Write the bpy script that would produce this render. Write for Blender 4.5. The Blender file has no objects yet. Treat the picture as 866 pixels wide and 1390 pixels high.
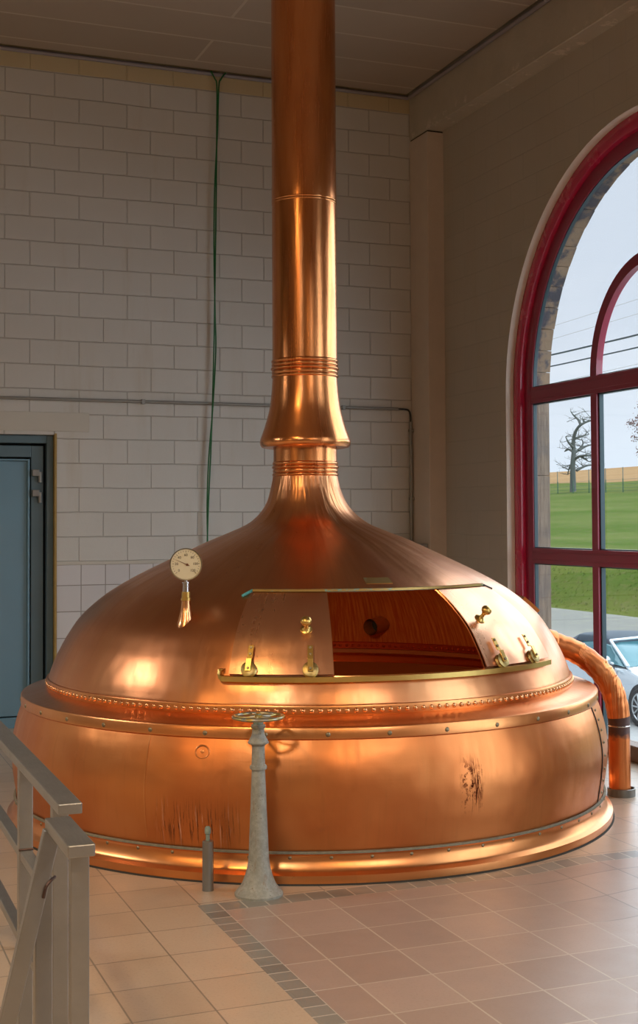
import bpy, bmesh, math, random
from mathutils import Vector, Matrix
random.seed(7)
S = bpy.context.scene
COL = S.collection
PI = math.pi
R = math.radians

# ------------------------------------------------------------------ nodes
class NT:
    def __init__(s, tree): s.t = tree
    def n(s, typ, props=None, **ins):
        nd = s.t.nodes.new(typ)
        for k, v in (props or {}).items(): setattr(nd, k, v)
        for k, v in ins.items():
            key = k.replace('_', ' ')
            if k.startswith('i') and k[1:].isdigit(): sock = nd.inputs[int(k[1:])]
            else: sock = nd.inputs[key]
            s.put(sock, v)
        return nd
    def put(s, sock, v):
        if isinstance(v, bpy.types.NodeSocket): s.t.links.new(v, sock)
        elif isinstance(v, bpy.types.Node): s.t.links.new(v.outputs[0], sock)
        else:
            if sock.type == 'RGBA' and len(v) == 3: v = (*v, 1)
            sock.default_value = v
    def m(s, op, a, b=0.0, c=0.0, clamp=False):
        nd = s.n('ShaderNodeMath', {'operation': op, 'use_clamp': clamp}, i0=a, i1=b)
        if op in ('MULTIPLY_ADD', 'COMPARE', 'SMOOTH_MIN', 'WRAP'): s.put(nd.inputs[2], c)
        return nd.outputs[0]
    def ss(s, x, a, b):
        nd = s.n('ShaderNodeMapRange', {'interpolation_type': 'SMOOTHSTEP'}, Value=x)
        nd.inputs['From Min'].default_value = a; nd.inputs['From Max'].default_value = b
        return nd.outputs[0]
    def mix(s, f, a, b, bt='MIX'):
        nd = s.n('ShaderNodeMix', {'data_type': 'RGBA', 'blend_type': bt})
        s.put(nd.inputs[0], f); s.put(nd.inputs[6], a); s.put(nd.inputs[7], b)
        return nd.outputs[2]
    def noise(s, vec, scale=5, detail=3, rough=.5, dist=0.0):
        nd = s.n('ShaderNodeTexNoise', None, Scale=scale, Detail=detail, Roughness=rough, Distortion=dist)
        if vec is not None: s.put(nd.inputs['Vector'], vec)
        return nd.outputs[0]
    def sep(s, v):
        nd = s.n('ShaderNodeSeparateXYZ', None, Vector=v); return nd.outputs
    def comb(s, x, y, z=0.0):
        return s.n('ShaderNodeCombineXYZ', None, X=x, Y=y, Z=z).outputs[0]
    def scale(s, v, sc):
        nd = s.n('ShaderNodeVectorMath', {'operation': 'MULTIPLY'}, i0=v, i1=sc); return nd.outputs[0]
    def bump(s, h, strength=.3, dist=.01, normal=None):
        nd = s.n('ShaderNodeBump', None, Height=h, Strength=strength, Distance=dist)
        if normal is not None: s.put(nd.inputs['Normal'], normal)
        return nd.outputs[0]

def newmat(name):
    m = bpy.data.materials.new(name); m.use_nodes = True
    T = NT(m.node_tree)
    b = [n for n in m.node_tree.nodes if n.type == 'BSDF_PRINCIPLED'][0]
    T.b = b
    T.obj = T.n('ShaderNodeTexCoord').outputs['Object']
    T.uv = T.n('ShaderNodeTexCoord').outputs['UV']
    T.put(b.inputs['IOR'], 1.5)
    return m, T

def simple(name, col, rough=.5, metal=0.0, var=.12, scale=12, bump=.0, coat=0.0):
    m, T = newmat(name)
    n = T.noise(T.obj, scale, 4, .6)
    c2 = tuple(c * (1 - var) for c in col); c3 = tuple(min(1, c * (1 + var)) for c in col)
    T.put(T.b.inputs['Base Color'], T.mix(n, c2, c3))
    T.put(T.b.inputs['Roughness'], T.m('MULTIPLY_ADD', n, .12, rough - .06))
    T.b.inputs['Metallic'].default_value = metal
    T.b.inputs['Coat Weight'].default_value = coat
    if bump: T.put(T.b.inputs['Normal'], T.bump(T.noise(T.obj, scale * 6, 4), bump, .004))
    return m

M = {}
# --- copper (uv = azimuth in degrees, height in metres)
def copper(name, c1, c2, rough=.27, marks=False, streak=.5, dents=.5, inner=False):
    m, T = newmat(name)
    s = T.sep(T.uv)
    arc = T.m('MULTIPLY', s[0], .03)
    v = T.comb(arc, s[1], 0.0)
    big = T.noise(v, 1.6, 3, .55)
    vert = T.noise(T.comb(T.m('MULTIPLY', arc, 14.0), T.m('MULTIPLY', s[1], 1.2)), 2.0, 4, .6)
    horz = T.noise(T.comb(T.m('MULTIPLY', arc, 1.0), T.m('MULTIPLY', s[1], 18.0)), 1.6, 4, .6)
    fine = T.noise(v, 40, 4, .7)
    f = T.ss(big, .35, .68)
    col = T.mix(f, c1, c2)
    col = T.mix(T.m('MULTIPLY', T.ss(vert, .5, .8), streak), col, tuple(c * .62 for c in c1))
    blot = T.ss(T.noise(v, 6.5, 5, .65), .62, .78)
    col = T.mix(T.m('MULTIPLY', blot, .25), col, (.45, .17, .08))
    rg = T.m('MULTIPLY_ADD', big, .12, rough - .06)
    rg = T.m('MULTIPLY_ADD', T.ss(vert, .4, .8), .06, rg)
    rg = T.m('MULTIPLY_ADD', fine, .06, rg)
    if marks:
        # dark brown drips, and scraped bright/dark scratches low on the left
        def box(a0, a1, z0, z1, fa, fz):
            a = T.m('MULTIPLY', T.ss(s[0], a0, a0 + fa), T.m('SUBTRACT', 1.0, T.ss(s[0], a1 - fa, a1)))
            z = T.m('MULTIPLY', T.ss(s[1], z0, z0 + fz), T.m('SUBTRACT', 1.0, T.ss(s[1], z1 - fz, z1)))
            return T.m('MULTIPLY', a, z)
        sn = T.noise(T.comb(T.m('MULTIPLY', s[0], 2.2), T.m('MULTIPLY', s[1], 9.0)), 1.0, 7, .75, .9)
        b1 = T.m('MULTIPLY', box(-86.9, -81.6, .24, .57, 1.6, .14), T.ss(sn, .47, .53))
        diag = T.ss(T.m('ABSOLUTE', T.m('SUBTRACT', T.m('ADD', s[0], T.m('MULTIPLY', T.m('ABSOLUTE', T.m('SUBTRACT', s[1], .40)), 6.0)), -83.0)), 1.5, .1)
        b1 = T.m('MULTIPLY', b1, T.m('MAXIMUM', T.ss(T.noise(T.comb(T.m('MULTIPLY', s[0], .9), T.m('MULTIPLY', s[1], 26.0)), 1.0, 5, .7), .49, .55), diag), 0, True)
        col = T.mix(b1, col, (.10, .018, .008))
        sv = T.noise(T.comb(T.m('MULTIPLY', s[0], 1.9), T.m('MULTIPLY', s[1], 3.0)), 1.3, 5, .7)
        b2 = box(-137.5, -120.5, .10, .40, 4, .16)
        k2 = T.m('MULTIPLY', b2, T.ss(sv, .52, .60))
        col = T.mix(T.m('MULTIPLY', k2, .85), col, (.09, .035, .02))
        sv2 = T.noise(T.comb(T.m('MULTIPLY', s[0], 2.3), T.m('MULTIPLY', s[1], 2.6), 3.0), 1.5, 5, .7)
        k3 = T.m('MULTIPLY', b2, T.ss(sv2, .57, .63))
        col = T.mix(k3, col, (.95, .62, .48))
        rg = T.m('MULTIPLY_ADD', T.m('MAXIMUM', k2, b1), .4, rg)
    T.put(T.b.inputs['Base Color'], col)
    T.b.inputs['Metallic'].default_value = 1.0
    T.put(T.b.inputs['Roughness'], rg)
    h = T.m('ADD', T.m('MULTIPLY', T.noise(v, 3.2, 2, .5), 1.0), T.m('MULTIPLY', horz, .03))
    n1 = T.bump(h, dents, .03)
    n2 = T.bump(T.m('ADD', fine, T.m('MULTIPLY', vert, .8)), .05, .004, n1)
    T.put(T.b.inputs['Normal'], n2)
    return m
M['copper_body'] = copper('copper_body', (.75, .295, .10), (.64, .215, .07), .33, marks=True, streak=.25, dents=.42)
M['copper_dome'] = copper('copper_dome', (.74, .345, .155), (.62, .255, .115), .27, streak=.2, dents=.30)
M['copper_rim'] = copper('copper_rim', (.80, .35, .13), (.72, .28, .10), .27, streak=.15, dents=.06)
M['copper_flue'] = copper('copper_flue', (.80, .34, .13), (.66, .25, .09), .20, streak=.45, dents=.05)
M['copper_pipe'] = copper('copper_pipe', (.80, .30, .11), (.62, .19, .06), .30, streak=.3, dents=.4)
M['copper_door'] = copper('copper_door', (.85, .47, .28), (.80, .41, .24), .25, streak=.15, dents=.25)

m, T = newmat('copper_inner')   # oxidised inner face, red brown with vertical runs
s = T.sep(T.uv)
st = T.noise(T.comb(T.m('MULTIPLY', s[0], .9), T.m('MULTIPLY', s[1], 2.2)), 1.6, 5, .7)
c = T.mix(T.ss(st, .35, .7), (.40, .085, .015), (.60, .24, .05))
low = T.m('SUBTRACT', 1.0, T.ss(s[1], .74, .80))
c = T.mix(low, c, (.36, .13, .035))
T.put(T.b.inputs['Base Color'], c); T.b.inputs['Metallic'].default_value = .2
T.put(T.b.inputs['Roughness'], T.m('MULTIPLY_ADD', st, .2, .38))
M['copper_inner'] = m

M['brass'] = simple('brass', (.70, .48, .15), .30, 1.0, .08, 8)
M['brass_old'] = simple('brass_old', (.50, .38, .15), .36, 1.0, .3, 40, .2)
m, T = newmat('brass_tarnished')      # top rail and name plate: verdigris edges
n = T.noise(T.obj, 18, 5, .7)
T.put(T.b.inputs['Base Color'], T.mix(T.ss(n, .55, .68), (.52, .36, .13), (.20, .42, .38)))
T.put(T.b.inputs['Metallic'], T.m('SUBTRACT', 1.0, T.ss(n, .55, .68))); T.b.inputs['Roughness'].default_value = .4
M['brass_tarnished'] = m
M['verdigris'] = simple('verdigris', (.10, .42, .44), .8, 0, .4, 60, .5)
M['corroded'] = simple('corroded_green', (.24, .31, .27), .7, .2, .4, 60, .5)
M['screw'] = simple('screw', (.30, .26, .17), .45, .9, .3, 60)
M['joint_grey'] = simple('joint_grey', (.20, .20, .15), .8, 0, .5, 40, .4)
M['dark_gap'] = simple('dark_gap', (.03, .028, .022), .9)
M['rivet'] = simple('rivet', (.84, .42, .20), .24, 1.0, .1, 30)
M['inner_rivet'] = simple('inner_rivet', (.42, .07, .02), .45, .8, .2, 30)
M['steel'] = None
m, T = newmat('brushed_steel')
v = T.scale(T.obj, (30.0, 3.0, 30.0)); n = T.noise(v, 6, 5, .7); g = T.noise(T.obj, 9, 4, .6)
T.put(T.b.inputs['Base Color'], T.mix(g, (.24, .24, .23), (.35, .345, .335)))
T.b.inputs['Metallic'].default_value = .88
T.put(T.b.inputs['Roughness'], T.m('MULTIPLY_ADD', n, .22, .28))
T.put(T.b.inputs['Normal'], T.bump(n, .08, .002))
M['steel'] = m
M['weld'] = simple('weld', (.10, .06, .045), .5, .9, .5, 40, .3)
m, T = newmat('cast_iron_paint')      # weathered grey paint with pits
n = T.noise(T.obj, 30, 5, .7); v1 = T.n('ShaderNodeTexVoronoi', None, Vector=T.obj, Scale=75.0).outputs[0]
pit = T.m('MULTIPLY', T.m('SUBTRACT', 1.0, T.ss(v1, .08, .2)), T.ss(T.noise(T.obj, 14, 3), .48, .6))
c = T.mix(T.ss(n, .35, .7), (.24, .25, .22), (.34, .35, .32))
c = T.mix(T.ss(T.noise(T.scale(T.obj, (3., 3., .6)), 16, 5, .7), .56, .7), c, (.24, .19, .14))
c = T.mix(pit, c, (.08, .07, .06))
T.put(T.b.inputs['Base Color'], c); T.b.inputs['Roughness'].default_value = .55
T.put(T.b.inputs['Normal'], T.bump(T.m('SUBTRACT', n, pit), .35, .004))
M['cast_iron'] = m
m, T = newmat('handwheel_metal')
n = T.noise(T.obj, 22, 4, .7)
c = T.mix(T.ss(n, .42, .6), (.50, .39, .14), (.42, .42, .38)); c = T.mix(T.ss(n, .62, .72), c, (.16, .33, .30))
T.put(T.b.inputs['Base Color'], c); T.b.inputs['Metallic'].default_value = .85; T.b.inputs['Roughness'].default_value = .34
M['handwheel'] = m

# --- block walls
def wall_mat(name, axis, xo, tiles=False, strength=.5, base=((.48, .475, .44), (.59, .585, .55)), joint=(.52, .50, .45)):
    m, T = newmat(name)
    p = T.sep(T.obj)
    u = T.m('ADD', p[0 if axis == 'x' else 1], 20.0 - xo); z = T.m('ADD', p[2], 4.0 - 1.335)
    wob = T.m('MULTIPLY', T.m('SUBTRACT', T.noise(T.obj, 2.2, 2), .5), .012)
    vec = T.comb(u, T.m('ADD', z, wob))
    br = T.n('ShaderNodeTexBrick', {'offset': .5, 'offset_frequency': 2}, Vector=vec, Color1=(.35, .35, .35), Color2=(.65, .65, .65), Mortar=(0, 0, 0), Scale=1.0)
    br.inputs['Mortar Size'].default_value = .006; br.inputs['Mortar Smooth'].default_value = .6
    br.inputs['Brick Width'].default_value = .4; br.inputs['Row Height'].default_value = .2
    n = T.noise(T.obj, 1.3, 4, .6); f2 = T.noise(T.obj, 26, 5, .7)
    c = T.mix(T.m('MULTIPLY_ADD', n, .5, T.m('MULTIPLY', T.n('ShaderNodeRGBToBW', None, Color=br.outputs[0]).outputs[0], .5)), base[0], base[1])
    c = T.mix(T.m('MULTIPLY', T.ss(f2, .6, .8), .25), c, tuple(v * .75 for v in base[0]))
    c = T.mix(T.m('MULTIPLY', br.outputs[1], .45), c, tuple(v * .62 for v in joint))
    # top course keeps an older ochre paint
    top = T.ss(p[2], 5.335, 5.345)
    c = T.mix(T.m('MULTIPLY', top, .8), c, (.50, .40, .20))
    st = T.ss(T.noise(T.scale(T.obj, (1.5, 1.5, .22)), 2.5, 4, .65), .52, .8)
    c = T.mix(T.m('MULTIPLY', st, .35), c, (.40, .33, .22))
    h = T.m('ADD', T.m('MULTIPLY', T.m('SUBTRACT', 1.0, br.outputs[1]), 1.0), T.m('MULTIPLY', f2, .18))
    rough = .55
    if tiles:
        tx = T.n('ShaderNodeTexBrick', {'offset': 0.0, 'offset_frequency': 1}, Vector=T.comb(T.m('ADD', p[0], 20 - 2.088), T.m('ADD', p[2], 4 - 1.308)), Color1=(.54, .535, .54), Color2=(.60, .595, .60), Mortar=(.30, .28, .26), Scale=1.0)
        tx.inputs['Mortar Size'].default_value = .004; tx.inputs['Mortar Smooth'].default_value = .3
        tx.inputs['Brick Width'].default_value = .2; tx.inputs['Row Height'].default_value = .213
        lo = T.m('LESS_THAN', p[2], 1.308)
        c = T.mix(lo, c, tx.outputs[0])
        h = T.m('ADD', T.m('MULTIPLY', h, T.m('SUBTRACT', 1.0, lo)), T.m('MULTIPLY', T.m('SUBTRACT', 1.0, tx.outputs[1]), T.m('MULTIPLY', lo, .5)))
        T.put(T.b.inputs['Roughness'], T.m('MULTIPLY_ADD', lo, -.28, rough))
    else: T.b.inputs['Roughness'].default_value = rough
    T.put(T.b.inputs['Base Color'], c)
    T.put(T.b.inputs['Normal'], T.bump(h, strength, .012))
    return m
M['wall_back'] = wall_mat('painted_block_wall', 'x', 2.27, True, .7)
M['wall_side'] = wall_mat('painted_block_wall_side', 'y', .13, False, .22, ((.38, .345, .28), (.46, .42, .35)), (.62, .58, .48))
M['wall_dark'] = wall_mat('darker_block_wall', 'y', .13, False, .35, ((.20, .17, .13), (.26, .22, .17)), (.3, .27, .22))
m, T = newmat('concrete_beam')
n = T.noise(T.obj, 3, 5, .65); p = T.sep(T.obj)
c = T.mix(n, (.36, .32, .25), (.50, .46, .38))
pe = T.m('MULTIPLY', T.ss(T.noise(T.obj, 5, 6, .75), .55, .62), T.m('SUBTRACT', 1.0, T.ss(p[2], 5.10, 5.22)))
c = T.mix(T.m('MULTIPLY', pe, .8), c, (.62, .56, .48))
T.put(T.b.inputs['Base Color'], c); T.b.inputs['Roughness'].default_value = .7
T.put(T.b.inputs['Normal'], T.bump(T.noise(T.obj, 20, 5, .7), .35, .008))
M['concrete'] = m
M['pilaster'] = simple('pilaster_paint', (.56, .48, .40), .6, 0, .12, 4, .2)
M['lintel'] = simple('lintel_paint', (.50, .48, .42), .6, 0, .08, 3, .35)
m, T = newmat('ceiling_panels')
p = T.sep(T.obj)
br = T.n('ShaderNodeTexBrick', {'offset': .3, 'offset_frequency': 2}, Vector=T.comb(T.m('ADD', p[0], 21.3), T.m('ADD', p[1], 20.05)), Color1=(.34, .28, .22), Color2=(.40, .335, .27), Mortar=(.52, .45, .37), Scale=1.0)
br.inputs['Mortar Size'].default_value = .012; br.inputs['Brick Width'].default_value = 9.0; br.inputs['Row Height'].default_value = .5
c = T.mix(T.m('MULTIPLY', T.noise(T.obj, 2, 4, .6), .4), br.outputs[0], (.28, .225, .17))
T.put(T.b.inputs['Base Color'], c); T.b.inputs['Roughness'].default_value = .6
T.put(T.b.inputs['Normal'], T.bump(br.outputs[1], .5, .02))
M['ceiling'] = m

# --- tiled floor, dark border strips inlaid
m, T = newmat('floor_tiles')
p = T.sep(T.obj)
x = p[0]; y = T.m('SUBTRACT', p[1], T.m('MULTIPLY', T.ss(p[0], 3.1, 3.6), .075))
def grid(xo, yo, w, h, c1, c2, mo, ms=.0035):
    b = T.n('ShaderNodeTexBrick', {'offset': 0.0, 'offset_frequency': 1}, Vector=T.comb(T.m('ADD', x, 29.0 * 2 - xo), T.m('ADD', y, h * 100 - yo)), Color1=c1, Color2=c2, Mortar=mo, Scale=1.0)
    b.inputs['Mortar Size'].default_value = ms; b.inputs['Mortar Smooth'].default_value = .1
    b.inputs['Brick Width'].default_value = w; b.inputs['Row Height'].default_value = h
    return b
gl = grid(1.303, 5.225, .29, .305, (.42, .325, .235), (.49, .385, .28), (.20, .17, .13))
gr = grid(2.715, 4.945, .29, .295, (.315, .235, .195), (.39, .295, .245), T.mix(T.ss(p[0], 2.95, 3.15), (.50, .44, .36), (.16, .14, .12)))
gs = grid(1.672, 5.39, .10, .09, (.15, .155, .14), (.22, .225, .20), (.48, .45, .38))
gs2 = grid(1.672, 5.39, .10, .12, (.15, .155, .14), (.22, .225, .20), (.48, .45, .38))
inR = T.m('MULTIPLY', T.m('GREATER_THAN', x, 1.672), T.m('LESS_THAN', y, 5.39))
inO = T.m('MULTIPLY', T.m('GREATER_THAN', x, 1.58), T.m('LESS_THAN', y, 5.51))
sA = T.m('MULTIPLY', inO, T.m('LESS_THAN', x, 1.672))
sB = T.m('MULTIPLY', inO, T.m('GREATER_THAN', y, 5.39))
c = T.mix(inR, gl.outputs[0], gr.outputs[0])
c = T.mix(sA, c, gs.outputs[0]); c = T.mix(sB, c, gs2.outputs[0])
sp = T.noise(T.obj, 90, 3, .7); di = T.noise(T.obj, 2.2, 4, .6)
c = T.mix(T.m('MULTIPLY', T.ss(sp, .5, .7), .3), c, (.25, .18, .13))
c = T.mix(T.m('MULTIPLY', di, .18), c, (.30, .26, .22))
T.put(T.b.inputs['Base Color'], c)
T.put(T.b.inputs['Roughness'], T.m('MULTIPLY_ADD', T.noise(T.obj, 9, 4), .16, .26))
ht = T.m('ADD', T.m('MULTIPLY', inR, gr.outputs[1]), T.m('MULTIPLY', T.m('SUBTRACT', 1.0, inR), gl.outputs[1]))
T.put(T.b.inputs['Normal'], T.bump(T.m('SUBTRACT', T.m('MULTIPLY', T.noise(T.obj, 14, 2), .3), ht), .3, .004))
M['floor'] = m

M['red_frame'] = simple('red_painted_frame', (.48, .010, .065), .26, 0, .12, 5, 0, .4)
M['red_bar'] = simple('red_painted_bar', (.26, .012, .045), .32, 0, .12, 5, 0, .3)
M['gasket'] = simple('gasket', (.022, .045, .055), .4, .3)
M['reveal'] = simple('cream_reveal', (.74, .71, .65), .6, 0, .1, 6, .2)
m, T = newmat('weathered_wood')
n = T.noise(T.scale(T.obj, (14., 14., 1.2)), 4, 6, .7); n2 = T.noise(T.obj, 3, 4, .6)
c = T.mix(T.ss(n, .3, .7), (.10, .072, .05), (.21, .16, .115)); c = T.mix(T.m('MULTIPLY', T.ss(n2, .5, .7), .5), c, (.06, .06, .065))
T.put(T.b.inputs['Base Color'], c); T.b.inputs['Roughness'].default_value = .8; T.put(T.b.inputs['Normal'], T.bump(n, .4, .006))
M['wood'] = m
m, T = newmat('brick_lining')
n = T.noise(T.obj, 16, 5, .7); n2 = T.noise(T.obj, 4, 5, .7)
c = T.mix(n, (.11, .07, .04), (.27, .19, .12)); c = T.mix(T.ss(n2, .44, .56), c, (.035, .035, .045))
T.put(T.b.inputs['Base Color'], c); T.b.inputs['Roughness'].default_value = .85; T.put(T.b.inputs['Normal'], T.bump(n, .5, .008))
M['brick'] = m
M['sill'] = simple('brown_sill', (.17, .10, .06), .5, 0, .2, 8, .2)
M['door_blue'] = simple('blue_grey_door', (.15, .28, .37), .34, .15, .06, 3)
M['door_frame'] = simple('blue_grey_frame', (.10, .165, .20), .38, .2, .08, 3)
M['ochre'] = simple('ochre_edge', (.34, .22, .06), .6, 0, .2, 14, .3)
M['hinge'] = simple('hinge_metal', (.24, .24, .225), .42, .8, .1, 14)
M['conduit'] = simple('grey_conduit', (.27, .27, .25), .45, .3, .15, 8)
M['conduit_v'] = simple('violet_grey_conduit', (.27, .25, .27), .45, .2, .15, 8)
M['black_plastic'] = simple('black_plastic', (.02, .02, .018), .5)
M['grey_box'] = simple('grey_plastic', (.28, .28, .26), .5, 0, .12, 9)
M['green_cable'] = simple('green_cable', (.008, .13, .035), .4, 0, .2, 20)
def glass(name, tint=(.97, .99, 1.0), base=.03, k=.5):
    m = bpy.data.materials.new(name); m.use_nodes = True; t = m.node_tree; t.nodes.clear(); T = NT(t)
    o = t.nodes.new('ShaderNodeOutputMaterial')
    tr = T.n('ShaderNodeBsdfTransparent', None, Color=(*tint, 1)); gl = T.n('ShaderNodeBsdfGlossy', None, Color=(1, 1, 1, 1), Roughness=.01)
    ge = T.n('ShaderNodeNewGeometry')
    lw = T.n('ShaderNodeFresnel', None, IOR=T.m('MULTIPLY_ADD', ge.outputs['Backfacing'], 1 / 1.5 - 1.5, 1.5))
    mx = T.n('ShaderNodeMixShader', None, i0=T.m('MULTIPLY', lw.outputs[0], .7), i1=tr.outputs[0], i2=gl.outputs[0])
    t.links.new(mx.outputs[0], o.inputs[0]); return m
M['glass'] = glass('window_glass')
M['gauge_face'] = simple('gauge_face', (.70, .66, .48), .5, 0, .05, 30)
M['gauge_rim'] = simple('gauge_rim', (.52, .48, .38), .22, 1.0, .1, 20)
M['chrome'] = simple('chrome', (.62, .60, .60), .18, 1.0, .05, 20)
M['ink'] = simple('ink', (.03, .02, .015), .6)
M['needle'] = simple('needle_brown', (.16, .06, .025), .5)
M['lamp_shade'] = simple('lamp_shade', (.2, .22, .2), .4, .3)
def emis(name, col, st):
    m = bpy.data.materials.new(name); m.use_nodes = True; b = m.node_tree.nodes['Principled BSDF']
    b.inputs['Emission Color'].default_value = (*col, 1); b.inputs['Emission Strength'].default_value = st; b.inputs['Base Color'].default_value = (.8, .8, .8, 1); return m
M['bulb'] = emis('bulb', (1, .62, .25), 25)
# outdoors
def ground_mat(name, c1, c2, c3, sc, bump=.4):
    m, T = newmat(name)
    a = T.noise(T.obj, sc, 5, .65); b = T.noise(T.scale(T.obj, (1., .35, 1.)), sc * .12, 4, .6)
    c = T.mix(T.ss(b, .35, .65), c1, c2); c = T.mix(T.m('MULTIPLY', T.ss(a, .48, .7), .7), c, c3)
    T.put(T.b.inputs['Base Color'], c); T.b.inputs['Roughness'].default_value = 1.0; T.b.inputs['Specular IOR Level'].default_value = 0.0
    T.put(T.b.inputs['Normal'], T.bump(a, bump, .08)); return m
M['grass'] = ground_mat('meadow_grass', (0.060, 0.098, 0.022), (0.098, 0.122, 0.038), (0.130, 0.125, 0.058), 1.1)
M['bank'] = ground_mat('bank_grass', (0.050, 0.085, 0.012), (0.085, 0.105, 0.022), (0.13, 0.115, 0.055), 3.0, .9)
M['plough'] = ground_mat('ploughed_field', (0.25, 0.155, 0.078), (0.29, 0.19, 0.10), (0.21, 0.125, 0.062), .8)
M['asphalt'] = ground_mat('road_asphalt', (0.175, 0.175, 0.16), (0.21, 0.21, 0.19), (0.23, 0.235, 0.18), 2.0, .1)
M['parking'] = ground_mat('pale_paving', (0.30, 0.305, 0.30), (0.34, 0.345, 0.34), (0.27, 0.28, 0.275), 2.0, .1)
M['bark'] = simple('grey_bark', (.085, .10, .095), .9, 0, .3, 3, .5)
M['bark_brown'] = simple('brown_bark', (.09, .07, .06), .9, 0, .3, 3, .5)
M['brown_leaf'] = simple('brown_leaves', (.13, .052, .036), .8, 0, .4, 2)
M['fence_green'] = simple('green_post', (.02, .10, .06), .6)
M['fence_grey'] = simple('grey_post', (.14, .16, .14), .8)
M['car_paint'] = simple('silver_paint', (.50, .56, .60), .2, .5, .03, 3, 0, .8)
M['soft_top'] = simple('dark_soft_top', (.035, .055, .075), .8, 0, .2, 20, .2)
M['car_glass'] = simple('tinted_glass', (.05, .16, .19), .06, .2, .1, 3)
M['tyre'] = simple('tyre', (.025, .027, .03), .8)
M['rim'] = simple('alloy_rim', (.45, .48, .50), .3, .8)
M['lens'] = simple('lamp_lens', (.6, .65, .7), .1, .3)
M['cable_dark'] = simple('overhead_cable', (.03, .055, .065), .6)
M['pole_wood'] = simple('pole_wood', (.14, .11, .08), .9)
M['render_out'] = simple('outer_render', (.45, .40, .33), .8, 0, .1, 3, .3)

# ------------------------------------------------------------------ objects
ORG = {}
def root(name, label, cat, loc=(0, 0, 0), group=None, kind=None):
    o = bpy.data.objects.new(name, None); COL.objects.link(o); o.location = loc
    o.empty_display_size = .1
    ORG[o] = Vector(loc)
    if kind: o['kind'] = kind
    if label: o['label'] = label
    if cat: o['category'] = cat
    if group: o['group'] = group
    return o
def obj(name, bm, mat, parent=None, smooth=True, label=None, bevel=None, local=False):
    me = bpy.data.meshes.new(name)
    org = ORG.get(parent, Vector()) if parent else Vector()
    if not local: bmesh.ops.translate(bm, verts=bm.verts, vec=-org)
    bmesh.ops.recalc_face_normals(bm, faces=bm.faces)
    bm.to_mesh(me); bm.free()
    for mt in (mat if isinstance(mat, (list, tuple)) else [mat]): me.materials.append(mt)
    if smooth:
        for p in me.polygons: p.use_smooth = True
        try: me.set_sharp_from_angle(angle=R(38))
        except Exception: pass
    o = bpy.data.objects.new(name, me); COL.objects.link(o)
    if parent: o.parent = parent
    ORG[o] = org
    if label: o['label'] = label
    if bevel:
        md = o.modifiers.new('bevel', 'BEVEL'); md.width = bevel; md.segments = 2; md.limit_method = 'ANGLE'; md.angle_limit = R(40)
    return o
def tag(o, label=None, cat=None, group=None, kind=None):
    if kind: o['kind'] = kind
    if label: o['label'] = label
    if cat: o['category'] = cat
    if group: o['group'] = group
    return o
def struct(name, bm, mat, label=None, **k):
    o = obj(name, bm, mat, **k); o['kind'] = 'structure'
    return tag(o, label)
def box(bm, x0, x1, y0, y1, z0, z1):
    vs = [bm.verts.new((x, y, z)) for x in (x0, x1) for y in (y0, y1) for z in (z0, z1)]
    for f in ((0, 1, 3, 2), (4, 6, 7, 5), (0, 4, 5, 1), (2, 3, 7, 6), (0, 2, 6, 4), (1, 5, 7, 3)):
        bm.faces.new([vs[i] for i in f])
    return vs
def boxbm(*a):
    bm = bmesh.new(); box(bm, *a); return bm
def tube(bm, pts, rad, n=12, cap=True, up=None):
    pts = [Vector(p) for p in pts]; rr = rad if isinstance(rad, (list, tuple)) else [rad] * len(pts)
    rings = []; prev = None
    for i, p in enumerate(pts):
        if i == 0: d = pts[1] - p
        elif i == len(pts) - 1: d = p - pts[i - 1]
        else: d = (pts[i + 1] - p).normalized() + (p - pts[i - 1]).normalized()
        d.normalize()
        if prev is None:
            a = Vector((0, 0, 1)) if abs(d.z) < .9 else Vector((1, 0, 0))
            u = d.cross(a).normalized()
        else: u = (prev - d * prev.dot(d)).normalized()
        prev = u; v = d.cross(u)
        rings.append([bm.verts.new(p + (u * math.cos(2 * PI * k / n) + v * math.sin(2 * PI * k / n)) * rr[i]) for k in range(n)])
    for a, b in zip(rings, rings[1:]):
        for k in range(n): bm.faces.new((a[k], a[(k + 1) % n], b[(k + 1) % n], b[k]))
    if cap:
        bm.faces.new(rings[0]); bm.faces.new(rings[-1])
    return rings
def turnbm(base, d, prof, n=24):
    bm = bmesh.new(); d = Vector(d).normalized(); a = Vector((0, 0, 1)) if abs(d.z) < .9 else Vector((1, 0, 0)); u = d.cross(a).normalized(); v = d.cross(u); rings = []
    for t, r in prof: rings.append([bm.verts.new(Vector(base) + d * t + (u * math.cos(2 * PI * k / n) + v * math.sin(2 * PI * k / n)) * r) for k in range(n)])
    for a, b in zip(rings, rings[1:]):
        for k in range(n): bm.faces.new((a[k], a[(k + 1) % n], b[(k + 1) % n], b[k]))
    bm.faces.new(rings[0]); bm.faces.new(rings[-1]); return bm
def tubebm(*a, **k):
    bm = bmesh.new(); tube(bm, *a, **k); return bm
def catmull(P, n=6):
    out = []
    for i in range(len(P) - 1):
        p0 = P[max(i - 1, 0)]; p1 = P[i]; p2 = P[i + 1]; p3 = P[min(i + 2, len(P) - 1)]
        for k in range(n):
            t = k / n
            out.append(tuple(.5 * (2 * b + (c - a) * t + (2 * a - 5 * b + 4 * c - d) * t * t + (3 * b - a - 3 * c + d) * t ** 3) for a, b, c, d in zip(p0, p1, p2, p3)))
    out.append(tuple(P[-1])); return out
AX = Vector((2.76, 7.222, 0)); AX2 = Vector((2.741, 7.229, 0))
def cen(z):
    t = min(1, max(0, (z - 1.55) / .3)); return AX.lerp(AX2, t)
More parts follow.
